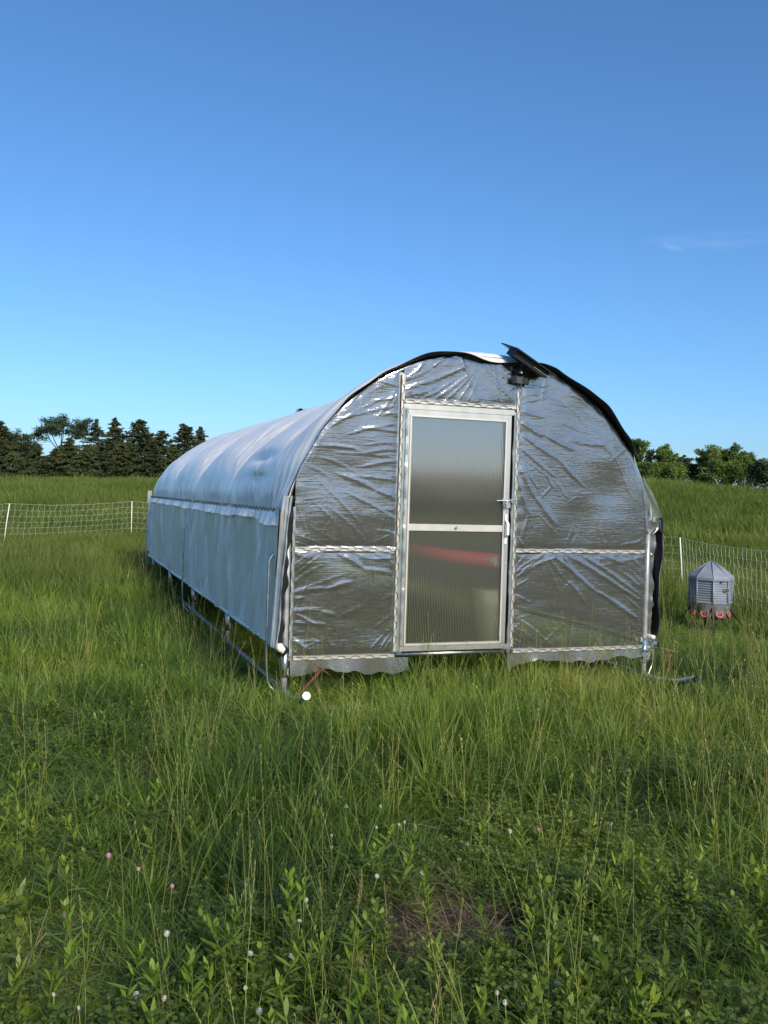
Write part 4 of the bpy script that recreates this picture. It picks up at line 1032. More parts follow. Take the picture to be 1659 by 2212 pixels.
spruce(650, 881, RL + 5, 26, 'treetop barely peeping over the middle of the coop roof', 116, cone=.6)
spruce(30, 975, RL - 5, 34, 'low spruce at the foot of the leftmost trees', 117)
spruce(185, 968, RL - 5, 34, 'low spruce under the right half of the spreading tree', 118)
spruce(228, 972, RL - 5, 32, 'low spruce in front of the thin ragged spruce', 119)
for k_, (u_, v_, d_) in enumerate([(15, 955, 'left end of'), (95, 985, 'dip in'), (262, 948, 'spire side of'), (330, 950, 'coop end of')]):
    spruce(u_, v_, RL - 2 - k_, 30, 'mid-height filler spruce at the %s the left tree line' % d_, 130 + k_)
spruce(-60, 905, RL, 44, 'spruce beyond the left edge of the photo', 120)
spruce(-130, 930, RL, 44, 'spruce further beyond the left edge of the photo', 121)

RR_ = 118
broadleaf(1386, 943, RR_, 30, 'tall leafy tree rising beside the black roof edge', 201, lowest=.3, clump=.5, dens=.9, group=None)
broadleaf(1350, 950, RR_ + 2, 34, 'leafy tree mostly hidden behind the right shoulder of the coop', 202)
broadleaf(1438, 954, RR_, 26, 'second tall leafy tree right of the coop with airy top', 203, lowest=.3, clump=.5, dens=.9)
broadleaf(1478, 979, RR_ + 25, 18, 'small distant tree in the low gap between the tall right-hand trees', 204, m='leaves_dk')
broadleaf(1410, 1000, RR_ - 4, 34, 'bushy low tree at the foot of the tall trees by the coop', 205, lowest=.08, clump=.8, dens=1.6, flat=.8)
broadleaf(1452, 1000, RR_ - 4, 26, 'rounded low tree left of the distant gap', 206, lowest=.08, clump=.8, dens=1.6, flat=.8)
broadleaf(1538, 957, RR_, 34, 'wide leafy tree standing over the pale trunks', 207, trunk=1550, lowest=.35, clump=.5, dens=.9, bark='bark_pale')
broadleaf(1585, 952, RR_, 19, 'tallest narrow leafy tree in the right-hand group', 208, lowest=.35, clump=.5, dens=.9, bark='bark_pale')
broadleaf(1613, 970, RR_ + 1, 19, 'leafy tree with a straight pale trunk right of the tallest one', 209, trunk=1611, lowest=.4, clump=.5, dens=.8, bark='bark_pale')
broadleaf(1560, 992, RR_ - 3, 26, 'lower leafy tree with pale trunk under the wide tree', 210, trunk=1564, lowest=.3, clump=.7, dens=1.4, flat=.6, bark='bark_pale')
broadleaf(1592, 994, RR_ - 3, 22, 'lower leafy tree with pale trunk under the tallest tree', 211, trunk=1580, lowest=.3, clump=.7, dens=1.4, flat=.6, bark='bark_pale')
broadleaf(1515, 1003, RR_ + 3, 26, 'dark rounded tree behind the curved pale trunk', 212, m='leaves_dk', lowest=.12, clump=.8, dens=1.5, flat=.7)
broadleaf(1655, 990, RR_ - 6, 30, 'dark dense tree at the right edge of the photo', 213, m='leaves_dk', lowest=.15, clump=.8, dens=1.8, flat=.8)
broadleaf(1700, 985, RR_, 34, 'tree just past the right edge of the photo', 214, m='leaves_dk', lowest=.15, clump=.8, dens=1.4)
# bent bare trunk
def bent():
    p = [atr(1552, 1062, RR_ - 4), atr(1550, 1048, RR_ - 4), atr(1545, 1036, RR_ - 4), atr(1537, 1029, RR_ - 4), atr(1527, 1026, RR_ - 4)]
    t = thing('bent_tree', p[0], 'curved pale trunk arching left below the wide leafy tree', 'tree')
    MB().tube(p, [.16, .14, .11, .08, .04], 7).build('trunk', M['bark_pale'], t, True)
    rs = np.random.RandomState(9); C = np.concatenate([p[-1] + rs.normal(0, .35, (160, 3)) * [1.6, 1.6, .5], p[-2] + rs.normal(0, .3, (60, 3))])
    V, F = quads(C, rs.normal(0, 1, C.shape), rs.uniform(.12, .28, len(C)), rs.uniform(.08, .18, len(C)), rs); leafmesh('crown', V, F, M['leaves'], t, rs)
bent()

def far_wood(name, u0, u1, r, vt, m, seed, label, n=9000, back=False):
    """a far-off wood that reads as one mass"""
    rs = np.random.RandomState(seed); C = []
    if back:
        for k in range(150):
            a = rs.uniform(R(95), R(290)) ; rr = rs.uniform(60, 75)
            az = R(20) + a; x = CAM[0] + math.sin(az) * rr; y = CAM[1] + math.cos(az) * rr
            hh = 2.9 + 1.6 * vnoise(a * 10, 0, 1, 3) + rs.uniform(-.4, .4); p = rs.normal(0, 1, (n // 150, 3)); p /= np.linalg.norm(p, axis=1)[:, None]
            C.append(np.stack([x + p[:, 0] * 3.2, y + p[:, 1] * 3.2, np.abs(p[:, 2] * .5 + .5) * hh * rs.uniform(.75, 1, len(p))], 1))
        sz = .9
    else:
        for k in range(60):
            u = rs.uniform(u0, u1); v = np.interp(u, *vt) + rs.uniform(-1, 4); tp = atr(u, v, r + rs.uniform(0, 14)); zb = float(ground_z(tp[0], tp[1])); h = max(.5, tp[2] - zb)
            p = rs.normal(0, 1, (n // 60, 3)); p /= np.linalg.norm(p, axis=1)[:, None]
            C.append(np.stack([tp[0] + p[:, 0] * 1.5, tp[1] + p[:, 1] * 1.5, zb + (p[:, 2] * .5 + .5) * h], 1))
        sz = .42
    C = np.concatenate(C); k = len(C); V, F = quads(C, rs.normal(0, 1, C.shape), rs.uniform(sz * .6, sz * 1.3, k), rs.uniform(sz * .5, sz, k), rs)
    o = leafmesh(name, V, F, M[m], None, rs); tag(o, label, 'woodland', kind='stuff')
far_wood('far_wood', 1360, 1720, RR_ + 18, ([1360, 1470, 1500, 1530, 1620, 1660, 1720], [1000, 990, 1003, 992, 1000, 1000, 995]), 'leaves_dk', 31, 'dark far-off wood behind the pale-trunked trees on the right')
far_wood('far_wood', -160, 480, RL + 14, ([-160, 90, 150, 330, 480], [990, 1000, 985, 985, 985]), 'needles', 32, 'dark mass of spruce behind the left tree line', n=14000)
far_wood('far_wood', 0, 0, 0, None, 'leaves_dk', 33, 'dark wood across the field behind the viewer, mirrored in the film', n=15000, back=True)

def far_fence():
    for i, X in enumerate((30, 205, 385, 560, 730, 920, 1068, 1250, 1390, 1555)):
        u = X * .2116; p = atr(u, 1036, RL - 12); z = float(ground_z(p[0], p[1])); r_ = random.Random(i)
        o = MB().tube([(p[0], p[1], z - .2), (p[0] + r_.uniform(-.03, .03), p[1], z + r_.uniform(.55, .85))], .045, 6).build('pasture_post', M['bark_pale'] if i % 3 else M['white_post'], None, True)
        tag(o, 'pale pasture post at the foot of the spruces, %s from the left' % ['first', 'second', 'third', 'fourth', 'fifth', 'sixth', 'seventh', 'eighth', 'ninth', 'tenth'][i], 'fence post', 'pasture posts along the left tree line')
    t = None
    u, v = 1377 + 1433 * .16993, 928.9 + 752 * .16993
    p = atr(u, v, RR_ - 8); z = float(ground_z(p[0], p[1]))
    root = thing('rail_fence', (p[0], p[1], z), 'low pale rail fence with stout posts under the right-hand trees', 'fence')
    a = atr(1560, 1059, RR_ - 8); b = atr(1700, 1062, RR_ - 8); c0 = atr(1665, 1060, RR_ - 8)
    za = float(ground_z(a[0], a[1])); zb = float(ground_z(b[0], b[1]))
    for k in range(5):
        q = k / 4; x = a[0] * (1 - q) + b[0] * q; y = a[1] * (1 - q) + b[1] * q; z = float(ground_z(x, y))
        MB().tube([(x, y, z - .2), (x, y, z + 1.0)], .09, 8).build('fence_post', M['bark_pale'], root, True)
    MB().bbox((0, 0, 0), (0, 0, 0))
    m = MB(); m.tube([(a[0], a[1], za + .42), (b[0], b[1], zb + .42)], .04, 6); m.build('rail', M['white_post'], root, True)
far_fence()

# ------------------------------------------------------------------ grass & herbs
def strips(base, h, w, az, lean, curve, segs, rs, prof='blade', face=None):
    """n curved strips. base (n,3); lean/curve in metres of tip offset"""
    n = len(base); k = segs + 1; t = np.linspace(0, 1, k)
    dirx = np.stack([np.cos(az), np.sin(az)], 1)
    off = (lean[:, None] * t + curve[:, None] * t ** 2.4)
    z = h[:, None] * (t[None] - .0) - (curve[:, None] ** 2 / (h[:, None] + .02)) * .55 * t[None] ** 3
    px = base[:, None, 0] + dirx[:, None, 0] * off; py = base[:, None, 1] + dirx[:, None, 1] * off; pz = base[:, None, 2] + z
    fa = (az + PI / 2 + rs.normal(0, .5, n)) if face is None else face
    sx, sy = np.cos(fa)[:, None], np.sin(fa)[:, None]
    if prof == 'blade': wt = np.sqrt(np.clip(1 - t, 0, 1)) * (.75 + .25 * np.sin(PI * t)); wt[-1] = .06
    elif prof == 'leaf': wt = np.sin(PI * np.clip(t * .96 + .03, 0, 1)) ** .8 ; wt[0] = .18; wt[-1] = .04
    elif prof == 'oval': wt = np.sqrt(np.clip(np.sin(PI * np.clip(t * .92 + .05, 0, 1)), 0, 1)) * np.clip((t - .25) * 4 + .1, .08, 1); wt[-1] = .25
    else: wt = np.ones(k); 
    hw = w[:, None] * wt[None] / 2
    A = np.stack([px - sx * hw, py - sy * hw, pz], -1); B = np.stack([px + sx * hw, py + sy * hw, pz], -1)
    V = np.stack([A, B], 2).reshape(n, -1, 3)
    F1 = np.array([(2 * i, 2 * i + 1, 2 * i + 3, 2 * i + 2) for i in range(segs)])
    F = (F1[None] + (np.arange(n) * 2 * k)[:, None, None]).reshape(-1, 4)
    return V.reshape(-1, 3), F, np.repeat(rs.rand(n), segs)
class Plant:
    def __init__(s): s.V = []; s.F = []; s.A = []; s.M = []; s.n = 0
    def add(s, VFA, mi=0):
        V, F, A = VFA; s.V.append(V); s.F.append(F + s.n); s.A.append(A); s.M.append(np.full(len(F), mi)); s.n += len(V)
    def tube(s, pts, r, mi, val):
        mb = MB(); mb.tube(pts, r, 4, cap=False); V = np.concatenate(mb.v); F = np.array(mb.f)
        s.add((V, F, np.full(len(F), val)), mi)
    def obj(s, name, mats):
        V = np.concatenate(s.V); F = np.concatenate(s.F); A = np.concatenate(s.A); Mi = np.concatenate(s.M)
        me = bpy.data.meshes.new(name); me.from_pydata(V.tolist(), [], F.tolist())
        for m in mats: me.materials.append(m)
        me.attributes.new('rnd', 'FLOAT', 'FACE').data.foreach_set('value', A.astype(np.float32))
        me.polygons.foreach_set('material_index', Mi.astype(np.int32)); me.polygons.foreach_set('use_smooth', [True] * len(F))
        return bpy.data.objects.new(name, me)
def disc(n, r, rs):
    a = rs.uniform(0, 2 * PI, n); q = np.sqrt(rs.rand(n)) * r
    return np.stack([np.cos(a) * q, np.sin(a) * q, np.zeros(n)], 1)
def tuft(seed, n, rad, h0, h1, w0, w1, lean, curve, segs=4, straw=0.0):
    rs = np.random.RandomState(seed); p = Plant(); b = disc(n, rad, rs); az = np.arctan2(b[:, 1], b[:, 0]) + rs.normal(0, .9, n)
    h = rs.uniform(h0, h1, n); p.add(strips(b, h, rs.uniform(w0, w1, n), az, h * rs.uniform(0, lean, n), h * rs.uniform(.02, curve, n), segs, rs))
    return p
def seedstem(seed, n, rad, h0, h1, head=.12):
    rs = np.random.RandomState(seed); p = Plant()
    for i in range(n):
        b = disc(1, rad, rs)[0]; h = rs.uniform(h0, h1); a = rs.uniform(0, 2 * PI); ln = rs.uniform(.02, .28) * h; t = np.linspace(0, 1, 7)
        P = np.stack([b[0] + np.cos(a) * ln * t ** 1.8, b[1] + np.sin(a) * ln * t ** 1.8, h * t - ln * .25 * t ** 3], 1)
        p.tube(P, [.0012, .0011, .001, .001, .0009, .0008, .0007], 1, rs.rand())
        # seed head: alternating spikelets
        k = rs.randint(9, 16); tt = np.linspace(1 - head / h, 1.0, k); q = np.stack([np.interp(tt, t, P[:, j]) for j in range(3)], 1)
        az = a + np.where(np.arange(k) % 2, 1.2, -1.2) + rs.normal(0, .4, k)
        p.add(strips(q, rs.uniform(.010, .02, k), rs.uniform(.0022, .004, k), az, rs.uniform(.002, .006, k), rs.uniform(.0, .004, k), 2, rs, 'leaf'), 1)
        # two stem leaves
        m_ = 2; ti = rs.uniform(.15, .55, m_); q = np.stack([np.interp(ti, t, P[:, j]) for j in range(3)], 1)
        p.add(strips(q, rs.uniform(.06, .14, m_), rs.uniform(.003, .005, m_), rs.uniform(0, 6.3, m_), rs.uniform(.03, .08, m_), rs.uniform(.02, .06, m_), 4, rs))
    return p
def upweed(seed, h, nl, l0, l1, w):
    """upright stem ringed by lance-shaped leaves, bright at the tip"""
    rs = np.random.RandomState(seed); p = Plant(); a = rs.uniform(0, 6.3); ln = h * rs.uniform(0, .2); t = np.linspace(0, 1, 6)
    P = np.stack([np.cos(a) * ln * t ** 1.5, np.sin(a) * ln * t ** 1.5, h * t], 1); p.tube(P, [.0026, .0024, .002, .0018, .0014, .001], 0, .6)
    tt = np.linspace(.12, 1, nl); q = np.stack([np.interp(tt, t, P[:, j]) for j in range(3)], 1); L = np.interp(tt, [0, .5, .85, 1], [l0, l1, l1 * .85, l1 * .55]) * rs.uniform(.8, 1.15, nl)
    up = np.interp(tt, [0, .6, 1], [.35, .75, 1.1]); az = np.arange(nl) * 2.4 + a + rs.normal(0, .2, nl)
    p.add(strips(q, L * np.sin(up * .9), np.full(nl, w) * rs.uniform(.8, 1.15, nl), az, L * np.cos(up) * .9, L * .28 * (1.3 - tt), 5, rs, 'leaf', az + PI / 2))
    return p
def rosette(seed, n, l0, l1, w, up=.5, prof='oval', rad=.02):
    rs = np.random.RandomState(seed); p = Plant(); b = disc(n, rad, rs); L = rs.uniform(l0, l1, n); az = rs.uniform(0, 6.3, n)
    p.add(strips(b, L * rs.uniform(up * .4, up * 1.3, n), w * rs.uniform(.7, 1.2, n), az, L * rs.uniform(.4, .9, n), L * rs.uniform(.05, .3, n), 5, rs, prof, az + PI / 2 + rs.normal(0, .25, n)))
    return p
def cloverpatch(seed, n, rad, hmax=.11):
    rs = np.random.RandomState(seed); p = Plant()
    for i in range(n):
        b = disc(1, rad, rs)[0]; h = rs.uniform(.025, hmax); top = b + np.array((rs.normal(0, .015), rs.normal(0, .015), h)); s = rs.uniform(.009, .017)
        p.tube([b, (b + top) / 2 + rs.normal(0, .003, 3), top], .0007, 0, .5)
        a0 = rs.uniform(0, 6.3); az = a0 + np.arange(3) * 2 * PI / 3
        p.add(strips(np.repeat(top[None], 3, 0), np.full(3, s * rs.uniform(.05, .6)), np.full(3, s * 1.05), az, np.full(3, s), np.full(3, s * .12), 4, rs, 'oval', az + PI / 2))
    return p
def strawbits(seed, n, rad):
    rs = np.random.RandomState(seed); p = Plant(); b = disc(n, rad, rs); b[:, 2] += rs.uniform(.0, .05, n); az = rs.uniform(0, 6.3, n); L = rs.uniform(.05, .2, n)
    p.add(strips(b, rs.uniform(-.01, .04, n), rs.uniform(.001, .0028, n), az, L, rs.uniform(-.02, .04, n), 4, rs, 'x')); return p

def instancer(name, protos, pts, rot, scl, var, label):
    """one object that scatters the plant shapes over its points"""
    me = bpy.data.meshes.new(name); me.from_pydata(pts.tolist(), [], [])
    def attr(n, ty, v): me.attributes.new(n, ty, 'POINT').data.foreach_set('vector' if ty == 'FLOAT_VECTOR' else 'value', np.ascontiguousarray(v).ravel())
    attr('rot', 'FLOAT_VECTOR', rot.astype(np.float32)); attr('scl', 'FLOAT_VECTOR', scl.astype(np.float32)); attr('var', 'INT', var.astype(np.int32))
    o = bpy.data.objects.new(name, me); COL.objects.link(o)
    pc = bpy.data.collections.new(name + '_shapes')
    for i, p in enumerate(protos): p.name = '%s_shape_%02d' % (name, i); pc.objects.link(p)
    g = bpy.data.node_groups.new(name + '_scatter', 'GeometryNodeTree')
    g.interface.new_socket('Geometry', in_out='INPUT', socket_type='NodeSocketGeometry'); g.interface.new_socket('Geometry', in_out='OUTPUT', socket_type='NodeSocketGeometry')
    gi = nd(g, 'NodeGroupInput'); go = nd(g, 'NodeGroupOutput'); ip = nd(g, 'GeometryNodeInstanceOnPoints'); ci = nd(g, 'GeometryNodeCollectionInfo')
    ci.inputs['Collection'].default_value = pc; ci.inputs['Separate Children'].default_value = True; ci.inputs['Reset Children'].default_value = True
    def na(n, ty):
        a = nd(g, 'GeometryNodeInputNamedAttribute', data_type=ty); a.inputs['Name'].default_value = n; return a.outputs['Attribute']
    g.links.new(gi.outputs[0], ip.inputs['Points']); g.links.new(ci.outputs[0], ip.inputs['Instance']); ip.inputs['Pick Instance'].default_value = True
    g.links.new(na('var', 'INT'), ip.inputs['Instance Index']); g.links.new(na('rot', 'FLOAT_VECTOR'), ip.inputs['Rotation']); g.links.new(na('scl', 'FLOAT_VECTOR'), ip.inputs['Scale'])
    g.links.new(ip.outputs[0], go.inputs[0])
    md = o.modifiers.new('scatter', 'NODES'); md.node_group = g
    tag(o, label, 'plants', kind='stuff'); return o

RS = np.random.RandomState(42)
APEX = CAM[:2] - 2.6 * B2[:2] / np.linalg.norm(B2[:2])
AZC = math.atan2(B2[0], B2[1])
def wedge(r0, r1, dens):
    """random points of a sector in front of (and a little beside) the camera"""
    half = R(33); n = int(dens * half * (r1 ** 2 - r0 ** 2))
    r = np.sqrt(RS.uniform(r0 ** 2, r1 ** 2, n)); a = AZC + RS.uniform(-half, half, n)
    p = np.stack([APEX[0] + r * np.sin(a), APEX[1] + r * np.cos(a)], 1)
    # ragged bands so that the densities blend
    return p
def inside_coop(p, m=0.0): return (p[:, 0] > -m) & (p[:, 0] < W + m) & (p[:, 1] > -m) & (p[:, 1] < LEN)
def bare(p): return ((p[:, 0] + .33) / .30) ** 2 + ((p[:, 1] + 3.66) / .24) ** 2
def keep_clear(p):
    f = (np.hypot(p[:, 0] - 5.62, p[:, 1] - 2.32) < .3)
    return ~f
def pack(p, s, var, hs=1.0, tilt=.12):
    n = len(p); z = ground_z(p[:, 0], p[:, 1]) - .006
    rot = np.stack([RS.normal(0, tilt, n), RS.normal(0, tilt, n), RS.uniform(0, 2 * PI, n)], 1)
    s = np.asarray(s) * np.ones(n); scl = np.stack([s, s, s * hs], 1)
    return np.concatenate([p, z[:, None]], 1), rot, scl, np.asarray(var)
def fieldh(p):
    """how tall the sward is at a place"""
    x, y = p[:, 0], p[:, 1]; d = np.hypot(x - CAM[0], y - CAM[1])
    tall = .55 + .75 * vnoise(x, y, .7, 21) * (.4 + .9 * vnoise(x, y, 2.4, 22))
    fr = np.clip((y + 4.6) / 3.0, 0, 1)          # shorter right by the viewer
    tall = tall * (.5 + .57 * fr)
    out = tall * np.where(d > 9, 1.05, 1.0)
    out = out * (.74 + .26 * np.exp(-((y + 1.9) / 1.2) ** 2) * (x > -1.0)) * (1 - .5 * np.exp(-(((x - .17) / .2) ** 2 + ((y + .5) / .45) ** 2))) * (1 + .8 * np.exp(-(((x + .06) / .1) ** 2 + ((y + .42) / .22) ** 2)))
    out = out * (1 - .7 * np.exp(-(((x - 5.3) / 1.0) ** 2 + ((y - 1.7) / 1.3) ** 2)))
    out = out * (1 - .45 * np.exp(-(((x - 3.3) / .6) ** 2 + ((y + .3) / .6) ** 2)))
    # trodden next to and under the coop
    ic = inside_coop(p, .1); out = np.where(ic, out * .5, out)
    out = np.where((x < .3) & (x > -.55) & (y > -.1) & (y < 9), out * .6, out)
    return out

def plants():
    G, S, Wd, Cl, St = M['grass'], M['stem'], M['weed'], M['clover'], M['straw']
    g = [tuft(1 + i, 32, .055, .12, .34, .003, .0072, .4, .75).obj('t', [G, S]) for i in range(5)]
    g += [tuft(20 + i, 40, .09, .06, .18, .003, .0065, 1.0, 1.3).obj('t', [G, S]) for i in range(4)]     # 5..8 low lying
    g += [tuft(30 + i, 30, .035, .2, .46, .0035, .0075, .3, .7, 5).obj('t', [G, S]) for i in range(3)]   # 9..11 tall clumps
    allp, allr, alls, allv = [], [], [], []
    def put(p, s, v, hs=1.0, tilt=.12):
        q = pack(p, s, v, hs, tilt); allp.append(q[0]); allr.append(q[1]); alls.append(q[2]); allv.append(q[3])
    for (r0, r1, dn, sc) in ((2.8, 6.5, 190, .85), (6.5, 10.5, 150, .95), (10.5, 16, 75, 1.15)):
        p = wedge(r0, r1, dn); p = p[keep_clear(p) & (bare(p) > 1.0 + .5 * (RS.rand(len(p)) - .5))]
        d = fieldh(p); n = len(p); u = RS.rand(n)
        tallp = np.clip((d - .55) * 1.1, .02, .55)
        v = np.where(u < tallp * .35, RS.randint(9, 12, n), np.where(u < tallp + .22, RS.randint(0, 5, n), RS.randint(5, 9, n)))
        put(p, sc * (.75 + .5 * RS.rand(n)), v, np.clip(d, .35, 1.5))
    o = [np.concatenate(q) for q in (allp, allr, alls, allv)]
    instancer('grass', g, *o, 'long uncut green grass around the coop')
    # mid and far sward from wider clumps
    fg = [tuft(60 + i, 90, .28, .16, .42, .006, .011, .35, .6, 3).obj('t', [M['grass_far']]) for i in range(5)]
    fg += [tuft(70 + i, 110, .8, .25, .5, .014, .028, .4, .6, 2).obj('t', [M['grass_far']]) for i in range(4)]
    allp.clear(); allr.clear(); alls.clear(); allv.clear()
    p = wedge(14.5, 30, 16); put(p, .9 + .4 * RS.rand(len(p)), RS.randint(0, 5, len(p)), np.clip(fieldh(p) * .95, .4, 1.3))
    p = wedge(28, 60, 3.6); put(p, .9 + .5 * RS.rand(len(p)), RS.randint(5, 9, len(p)), .55 + .5 * vnoise(p[:, 0], p[:, 1], 3.5, 41))
    p = wedge(58, 128, 1.0); put(p, 1.2 + .6 * RS.rand(len(p)), RS.randint(5, 9, len(p)), .4 + .4 * vnoise(p[:, 0], p[:, 1], 6, 42))
    o = [np.concatenate(q) for q in (allp, allr, alls, allv)]
    instancer('pasture_grass', fg, *o, 'open pasture grass reaching back to the tree lines')
    # seeding stems
    sg = [seedstem(80 + i, 3, .08, .32, .62).obj('t', [M['grass'], S]) for i in range(6)] + [seedstem(90 + i, 2, .05, .4, .72, .16).obj('t', [M['grass'], S]) for i in range(3)]
    allp.clear(); allr.clear(); alls.clear(); allv.clear()
    for (r0, r1, dn) in ((3.4, 5.2, 14), (5.2, 10.5, 30), (10.5, 20, 16)):
        p = wedge(r0, r1, dn); p = p[keep_clear(p) & ~inside_coop(p, .05)]; w_ = vnoise(p[:, 0], p[:, 1], .8, 51) * vnoise(p[:, 0], p[:, 1], 2.2, 52)
        w_ = w_ * np.where(p[:, 0] > -1.4, 1.25, .8); p = p[w_ * 2.1 > RS.rand(len(p))]
        dcam = np.hypot(p[:, 0] - CAM[0], p[:, 1] - CAM[1]); put(p, .75 + .4 * RS.rand(len(p)), RS.randint(0, 9, len(p)), np.interp(dcam, [1.5, 4], [.75, 1.0]), .14)
    o = [np.concatenate(q) for q in (allp, allr, alls, allv)]
    instancer('seeding_grass', sg, *o, 'tall seeding grass stems standing above the sward')
    # broad-leaved weeds and clover carpet
    wd = [upweed(110 + i, RS.uniform(.08, .2), RS.randint(10, 20), .025, .05, RS.uniform(.009, .015)).obj('t', [Wd]) for i in range(6)]
    wd += [rosette(120 + i, 9, .05, .10, .026).obj('t', [Wd]) for i in range(4)] + [rosette(130 + i, 14, .04, .09, .014, .8, 'leaf').obj('t', [Wd]) for i in range(3)]
    allp.clear(); allr.clear(); alls.clear(); allv.clear()
    for (r0, r1, dn) in ((2.8, 6.6, 230), (6.6, 12, 45)):
        p = wedge(r0, r1, dn); p = p[keep_clear(p) & (bare(p) > .8)]
        w_ = vnoise(p[:, 0], p[:, 1], .55, 61) * .8 + vnoise(p[:, 0], p[:, 1], 1.7, 62) * .6 + np.where((p[:, 0] < -.9) | (p[:, 1] < -3.6), .16, -.08)
        p = p[(w_ - .35) > RS.rand(len(p)) * .8]; put(p, .7 + .6 * RS.rand(len(p)), RS.randint(0, 13, len(p)), 1.0, .2)
    o = [np.concatenate(q) for q in (allp, allr, alls, allv)]
    instancer('leafy_weeds', wd, *o, 'small broad-leaved weeds growing through the grass')
    cl = [cloverpatch(140 + i, 26, .09).obj('t', [Cl]) for i in range(5)]
    p = wedge(2.8, 8.5, 95); w_ = vnoise(p[:, 0], p[:, 1], .6, 71) + .25 * vnoise(p[:, 0], p[:, 1], .2, 72); p = p[(w_ > .44) & (bare(p) > .9)]
    instancer('clover_carpet', cl, *pack(p, .8 + .5 * RS.rand(len(p)), RS.randint(0, 5, len(p)), 1.0, .1), 'low carpet of clover leaves under the grass')
    sb = [strawbits(150 + i, 22, .1).obj('t', [St]) for i in range(4)]
    p = wedge(2.8, 11, 10); p = p[(vnoise(p[:, 0], p[:, 1], .7, 81) > .5)]; a = RS.uniform(0, 6.3, 34); q = np.sqrt(RS.rand(34)); p = np.concatenate([p, np.stack([-.33 + np.cos(a) * q * .32, -3.62 + np.sin(a) * q * .26], 1)])
    instancer('dry_straw', sb, *pack(p, .8 + .5 * RS.rand(len(p)), RS.randint(0, 4, len(p)), 1.0, .2), 'dead straw and thatch lying in the grass')
plants()

# flowers and the larger single weeds ---------------------------------
def flower_mesh(seed, r, white):
    rs = np.random.RandomState(seed); n = 70; p = Plant()
    ph = np.arccos(1 - 1.8 * (np.arange(n) + .5) / n); th = np.arange(n) * 2.4
    for i in range(n):
        up = math.cos(ph[i]); b = np.array((math.cos(th[i]) * math.sin(ph[i]) * r * .45, math.sin(th[i]) * math.sin(ph[i]) * r * .45, up * r * .4))
        L = r * .75; p.add(strips(b[None], np.array([L * (up + .12)]), np.array([r * .38]), np.array([th[i]]), np.array([L * math.sin(ph[i])]), np.array([.0005]), 2, rs, 'leaf', np.array([th[i] + PI / 2])))
    mb = MB(); mb.ring([(r * .1, -r * .35), (r * .5, -r * .2), (r * .62, r * .1), (r * .45, r * .5), (r * .1, r * .7)], 8, cap=False); V = np.concatenate(mb.v); F = np.array(mb.f); p.add((V, F, np.zeros(len(F))))
    return p.obj('flower_head', [M['white_fl'] if white else M['pink_fl']]).data
FM = {(w, k): flower_mesh(300 + k, .0065 if w else .007, w) for w in (True, False) for k in range(3)}
stem_m = mat('flower stem', (.12, .2, .045), .6)
def flower(u, v, white, i, hz=None, label=None):
    r_ = random.Random(i * 7 + 1); h = hz if hz else r_.uniform(.09, .16)
    p = onz(u, v, h); gz = float(ground_z(p[0], p[1])); sc = r_.uniform(.75, 1.25)
    root = thing('clover_flower', (p[0], p[1], gz), label, 'flower', 'white clover flowers dotted through the grass' if white else 'pink clover flowers dotted through the grass')
    MB().tube([(p[0] + r_.uniform(-.03, .03), p[1] + r_.uniform(-.03, .03), gz - .01), (p[0] + r_.uniform(-.01, .01), p[1], gz + (p[2] - gz) * .6), p], .0015, 5).build('stem', stem_m, root, True)
    o = bpy.data.objects.new('flower_head', FM[(white, i % 3)]); COL.objects.link(o); o.parent = root; o.location = (0, 0, p[2] - gz); o.scale = (sc,) * 3
    o.rotation_euler = (r_.uniform(-.4, .4), r_.uniform(-.4, .4), r_.uniform(0, 6))
WF = [(748, 1742), (822, 1743), (813, 1787), (862, 1781), (874, 1776), (716, 1806), (716, 1831), (993.5, 1769.5), (1009.5, 1822), (814.5, 1892.5), (661, 1944.6), (647.5, 1990), (628.6, 2065), (541.7, 2059.6), (1074, 2145),
      (360, 2017), (294, 2149), (116, 2149), (354.5, 2157), (170, 2178), (530, 2134), (1101.7, 1796), (1091, 2166), (1113, 2129), (1202, 2125), (1228, 2151), (1164, 2160), (1609, 1426), (1597, 1435), (1619.5, 1452.6), (1613, 1472), (1349.5, 1506),
      (306.5, 1437), (397, 1428), (268, 1412), (152, 1362), (1345, 1830), (560, 2185)]
PF = [(910.5, 1887.6), (235, 1848), (299, 1877), (372, 1914), (140, 1975), (1375, 1751), (1321, 1779), (1164, 1792), (317, 1310)]
ORD = ['first', 'second', 'third', 'fourth', 'fifth', 'sixth', 'seventh', 'eighth', 'ninth', 'tenth', 'eleventh', 'twelfth', 'thirteenth', 'fourteenth', 'fifteenth', 'sixteenth']
def band(v): return 'along the bottom edge' if v > 2100 else 'in the nearest grass' if v > 1935 else 'in the middle foreground' if v > 1660 else 'near the coop legs'
def placed(L, what):
    out = {}
    for b in set(band(q[1]) for q in L):
        grp = sorted([q for q in L if band(q[1]) == b], key=lambda q: (q[0], q[1]))
        for k, q in enumerate(grp): out[(q[0], q[1])] = '%s, %s from left %s' % (what, ORD[k], b) if len(grp) > 1 else '%s, the only one %s' % (what, b)
    return out
WL = placed(WF, 'white clover flower'); PL = placed(PF, 'pink clover flower')
for i, (u, v) in enumerate(WF): flower(u, v, True, i, label=WL[(u, v)])
for i, (u, v) in enumerate(PF): flower(u, v, False, 100 + i, label=PL[(u, v)])

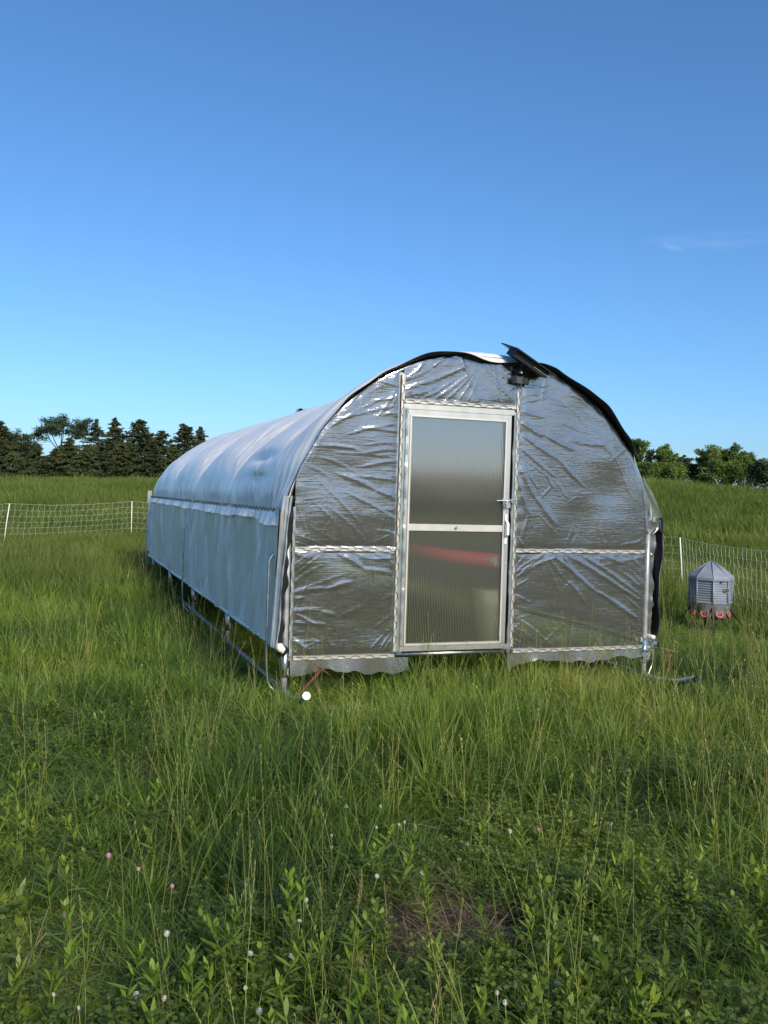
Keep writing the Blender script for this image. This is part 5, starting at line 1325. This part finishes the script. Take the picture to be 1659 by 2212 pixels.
def single_weed(u, v, h, nst, label, seed, group=None, leaf=.06, w=.0135):
    """bright leafy weeds big enough to point at; (u, v) marks the top"""
    rs = np.random.RandomState(seed); p = onz(u, v, h); gz = float(ground_z(p[0], p[1]))
    root = thing('leafy_weed', (p[0], p[1], gz), label, 'weed', group)
    ST = Plant(); LF = Plant()
    for s in range(nst):
        a = rs.uniform(0, 6.3); hh = h * rs.uniform(.5, .95) if s else h; b = np.array((rs.normal(0, .025), rs.normal(0, .025), 0)) * (s > 0)
        t = np.linspace(0, 1, 6); ln = hh * rs.uniform(.05, .5); P = b + np.stack([np.cos(a) * ln * t ** 1.5, np.sin(a) * ln * t ** 1.5, hh * t], 1); ST.tube(P, [.003, .0027, .0024, .002, .0016, .0012], 0, .5)
        nl = rs.randint(10, 20); tt = np.sort(rs.uniform(.15, 1, nl)) ** .8; q = np.stack([np.interp(tt, t, P[:, j]) for j in range(3)], 1)
        L = np.interp(tt, [0, .5, .9, 1], [leaf * .8, leaf, leaf * .85, leaf * .5]) * rs.uniform(.6, 1.3, nl); up = np.interp(tt, [0, .6, 1], [.15, .6, 1.15]) + rs.normal(0, .18, nl); az = np.arange(nl) * 2.4 + a + rs.normal(0, .35, nl)
        LF.add(strips(q, L * np.sin(up * .9), w * rs.uniform(.75, 1.15, nl), az, L * np.cos(up) * .9, L * .25 * (1.3 - tt), 5, rs, 'leaf', az + PI / 2))
    so_ = ST.obj('stem', [M['weed']]); lo = LF.obj('leaves', [M['weed_bright']])
    for o in (so_, lo): COL.objects.link(o); o.parent = root
M['weed_bright'] = leaf_mat('bright young weed leaves', [(0, (.12, .2, .025)), (.5, (.19, .28, .035)), (1, (.27, .36, .055))], .45, .4, .4, patch=.5)
SW = [(515, 1925, .27, 3, 'largest bright leafy weed clump, left of centre in the near grass'), (625, 1888, .24, 2, 'tall bright weed up and right of the largest weed clump'), (808, 1800, .2, 3, 'leafy weed beside the pair of white clover flowers'),
      (395, 1590, .26, 1, None), (150, 1850, .2, 1, None), (150, 1945, .22, 1, None), (105, 2035, .2, 2, None), (265, 2040, .24, 2, None), (355, 2080, .2, 2, None), (190, 1990, .15, 1, None),
      (590, 2030, .22, 1, None), (675, 2020, .22, 2, None), (860, 1835, .2, 1, None), (930, 1860, .26, 2, None), (745, 1985, .22, 1, None), (1035, 1790, .2, 1, None), (1140, 1780, .22, 1, None), (1280, 1870, .24, 2, None),
      (1330, 1880, .2, 2, None), (640, 2160, .2, 2, None), (870, 2150, .24, 3, None), (940, 2010, .22, 1, None), (420, 2080, .18, 2, None), (235, 1545, .2, 1, None), (60, 1630, .25, 1, None), (430, 1560, .22, 1, None), (750, 2130, .2, 2, None), (1390, 1600, .24, 1, None), (330, 1690, .2, 1, None)]
WDL = placed([q for q in SW if q[4] is None], 'bright green leafy weed')
for i, (u, v, h, ns_, lb) in enumerate(SW):
    single_weed(u, v, h, ns_, lb or WDL[(u, v)], 400 + i, None if lb else 'bright leafy weeds in the near grass')

for o in bpy.data.objects:
    if '_w' in o: del o['_w']
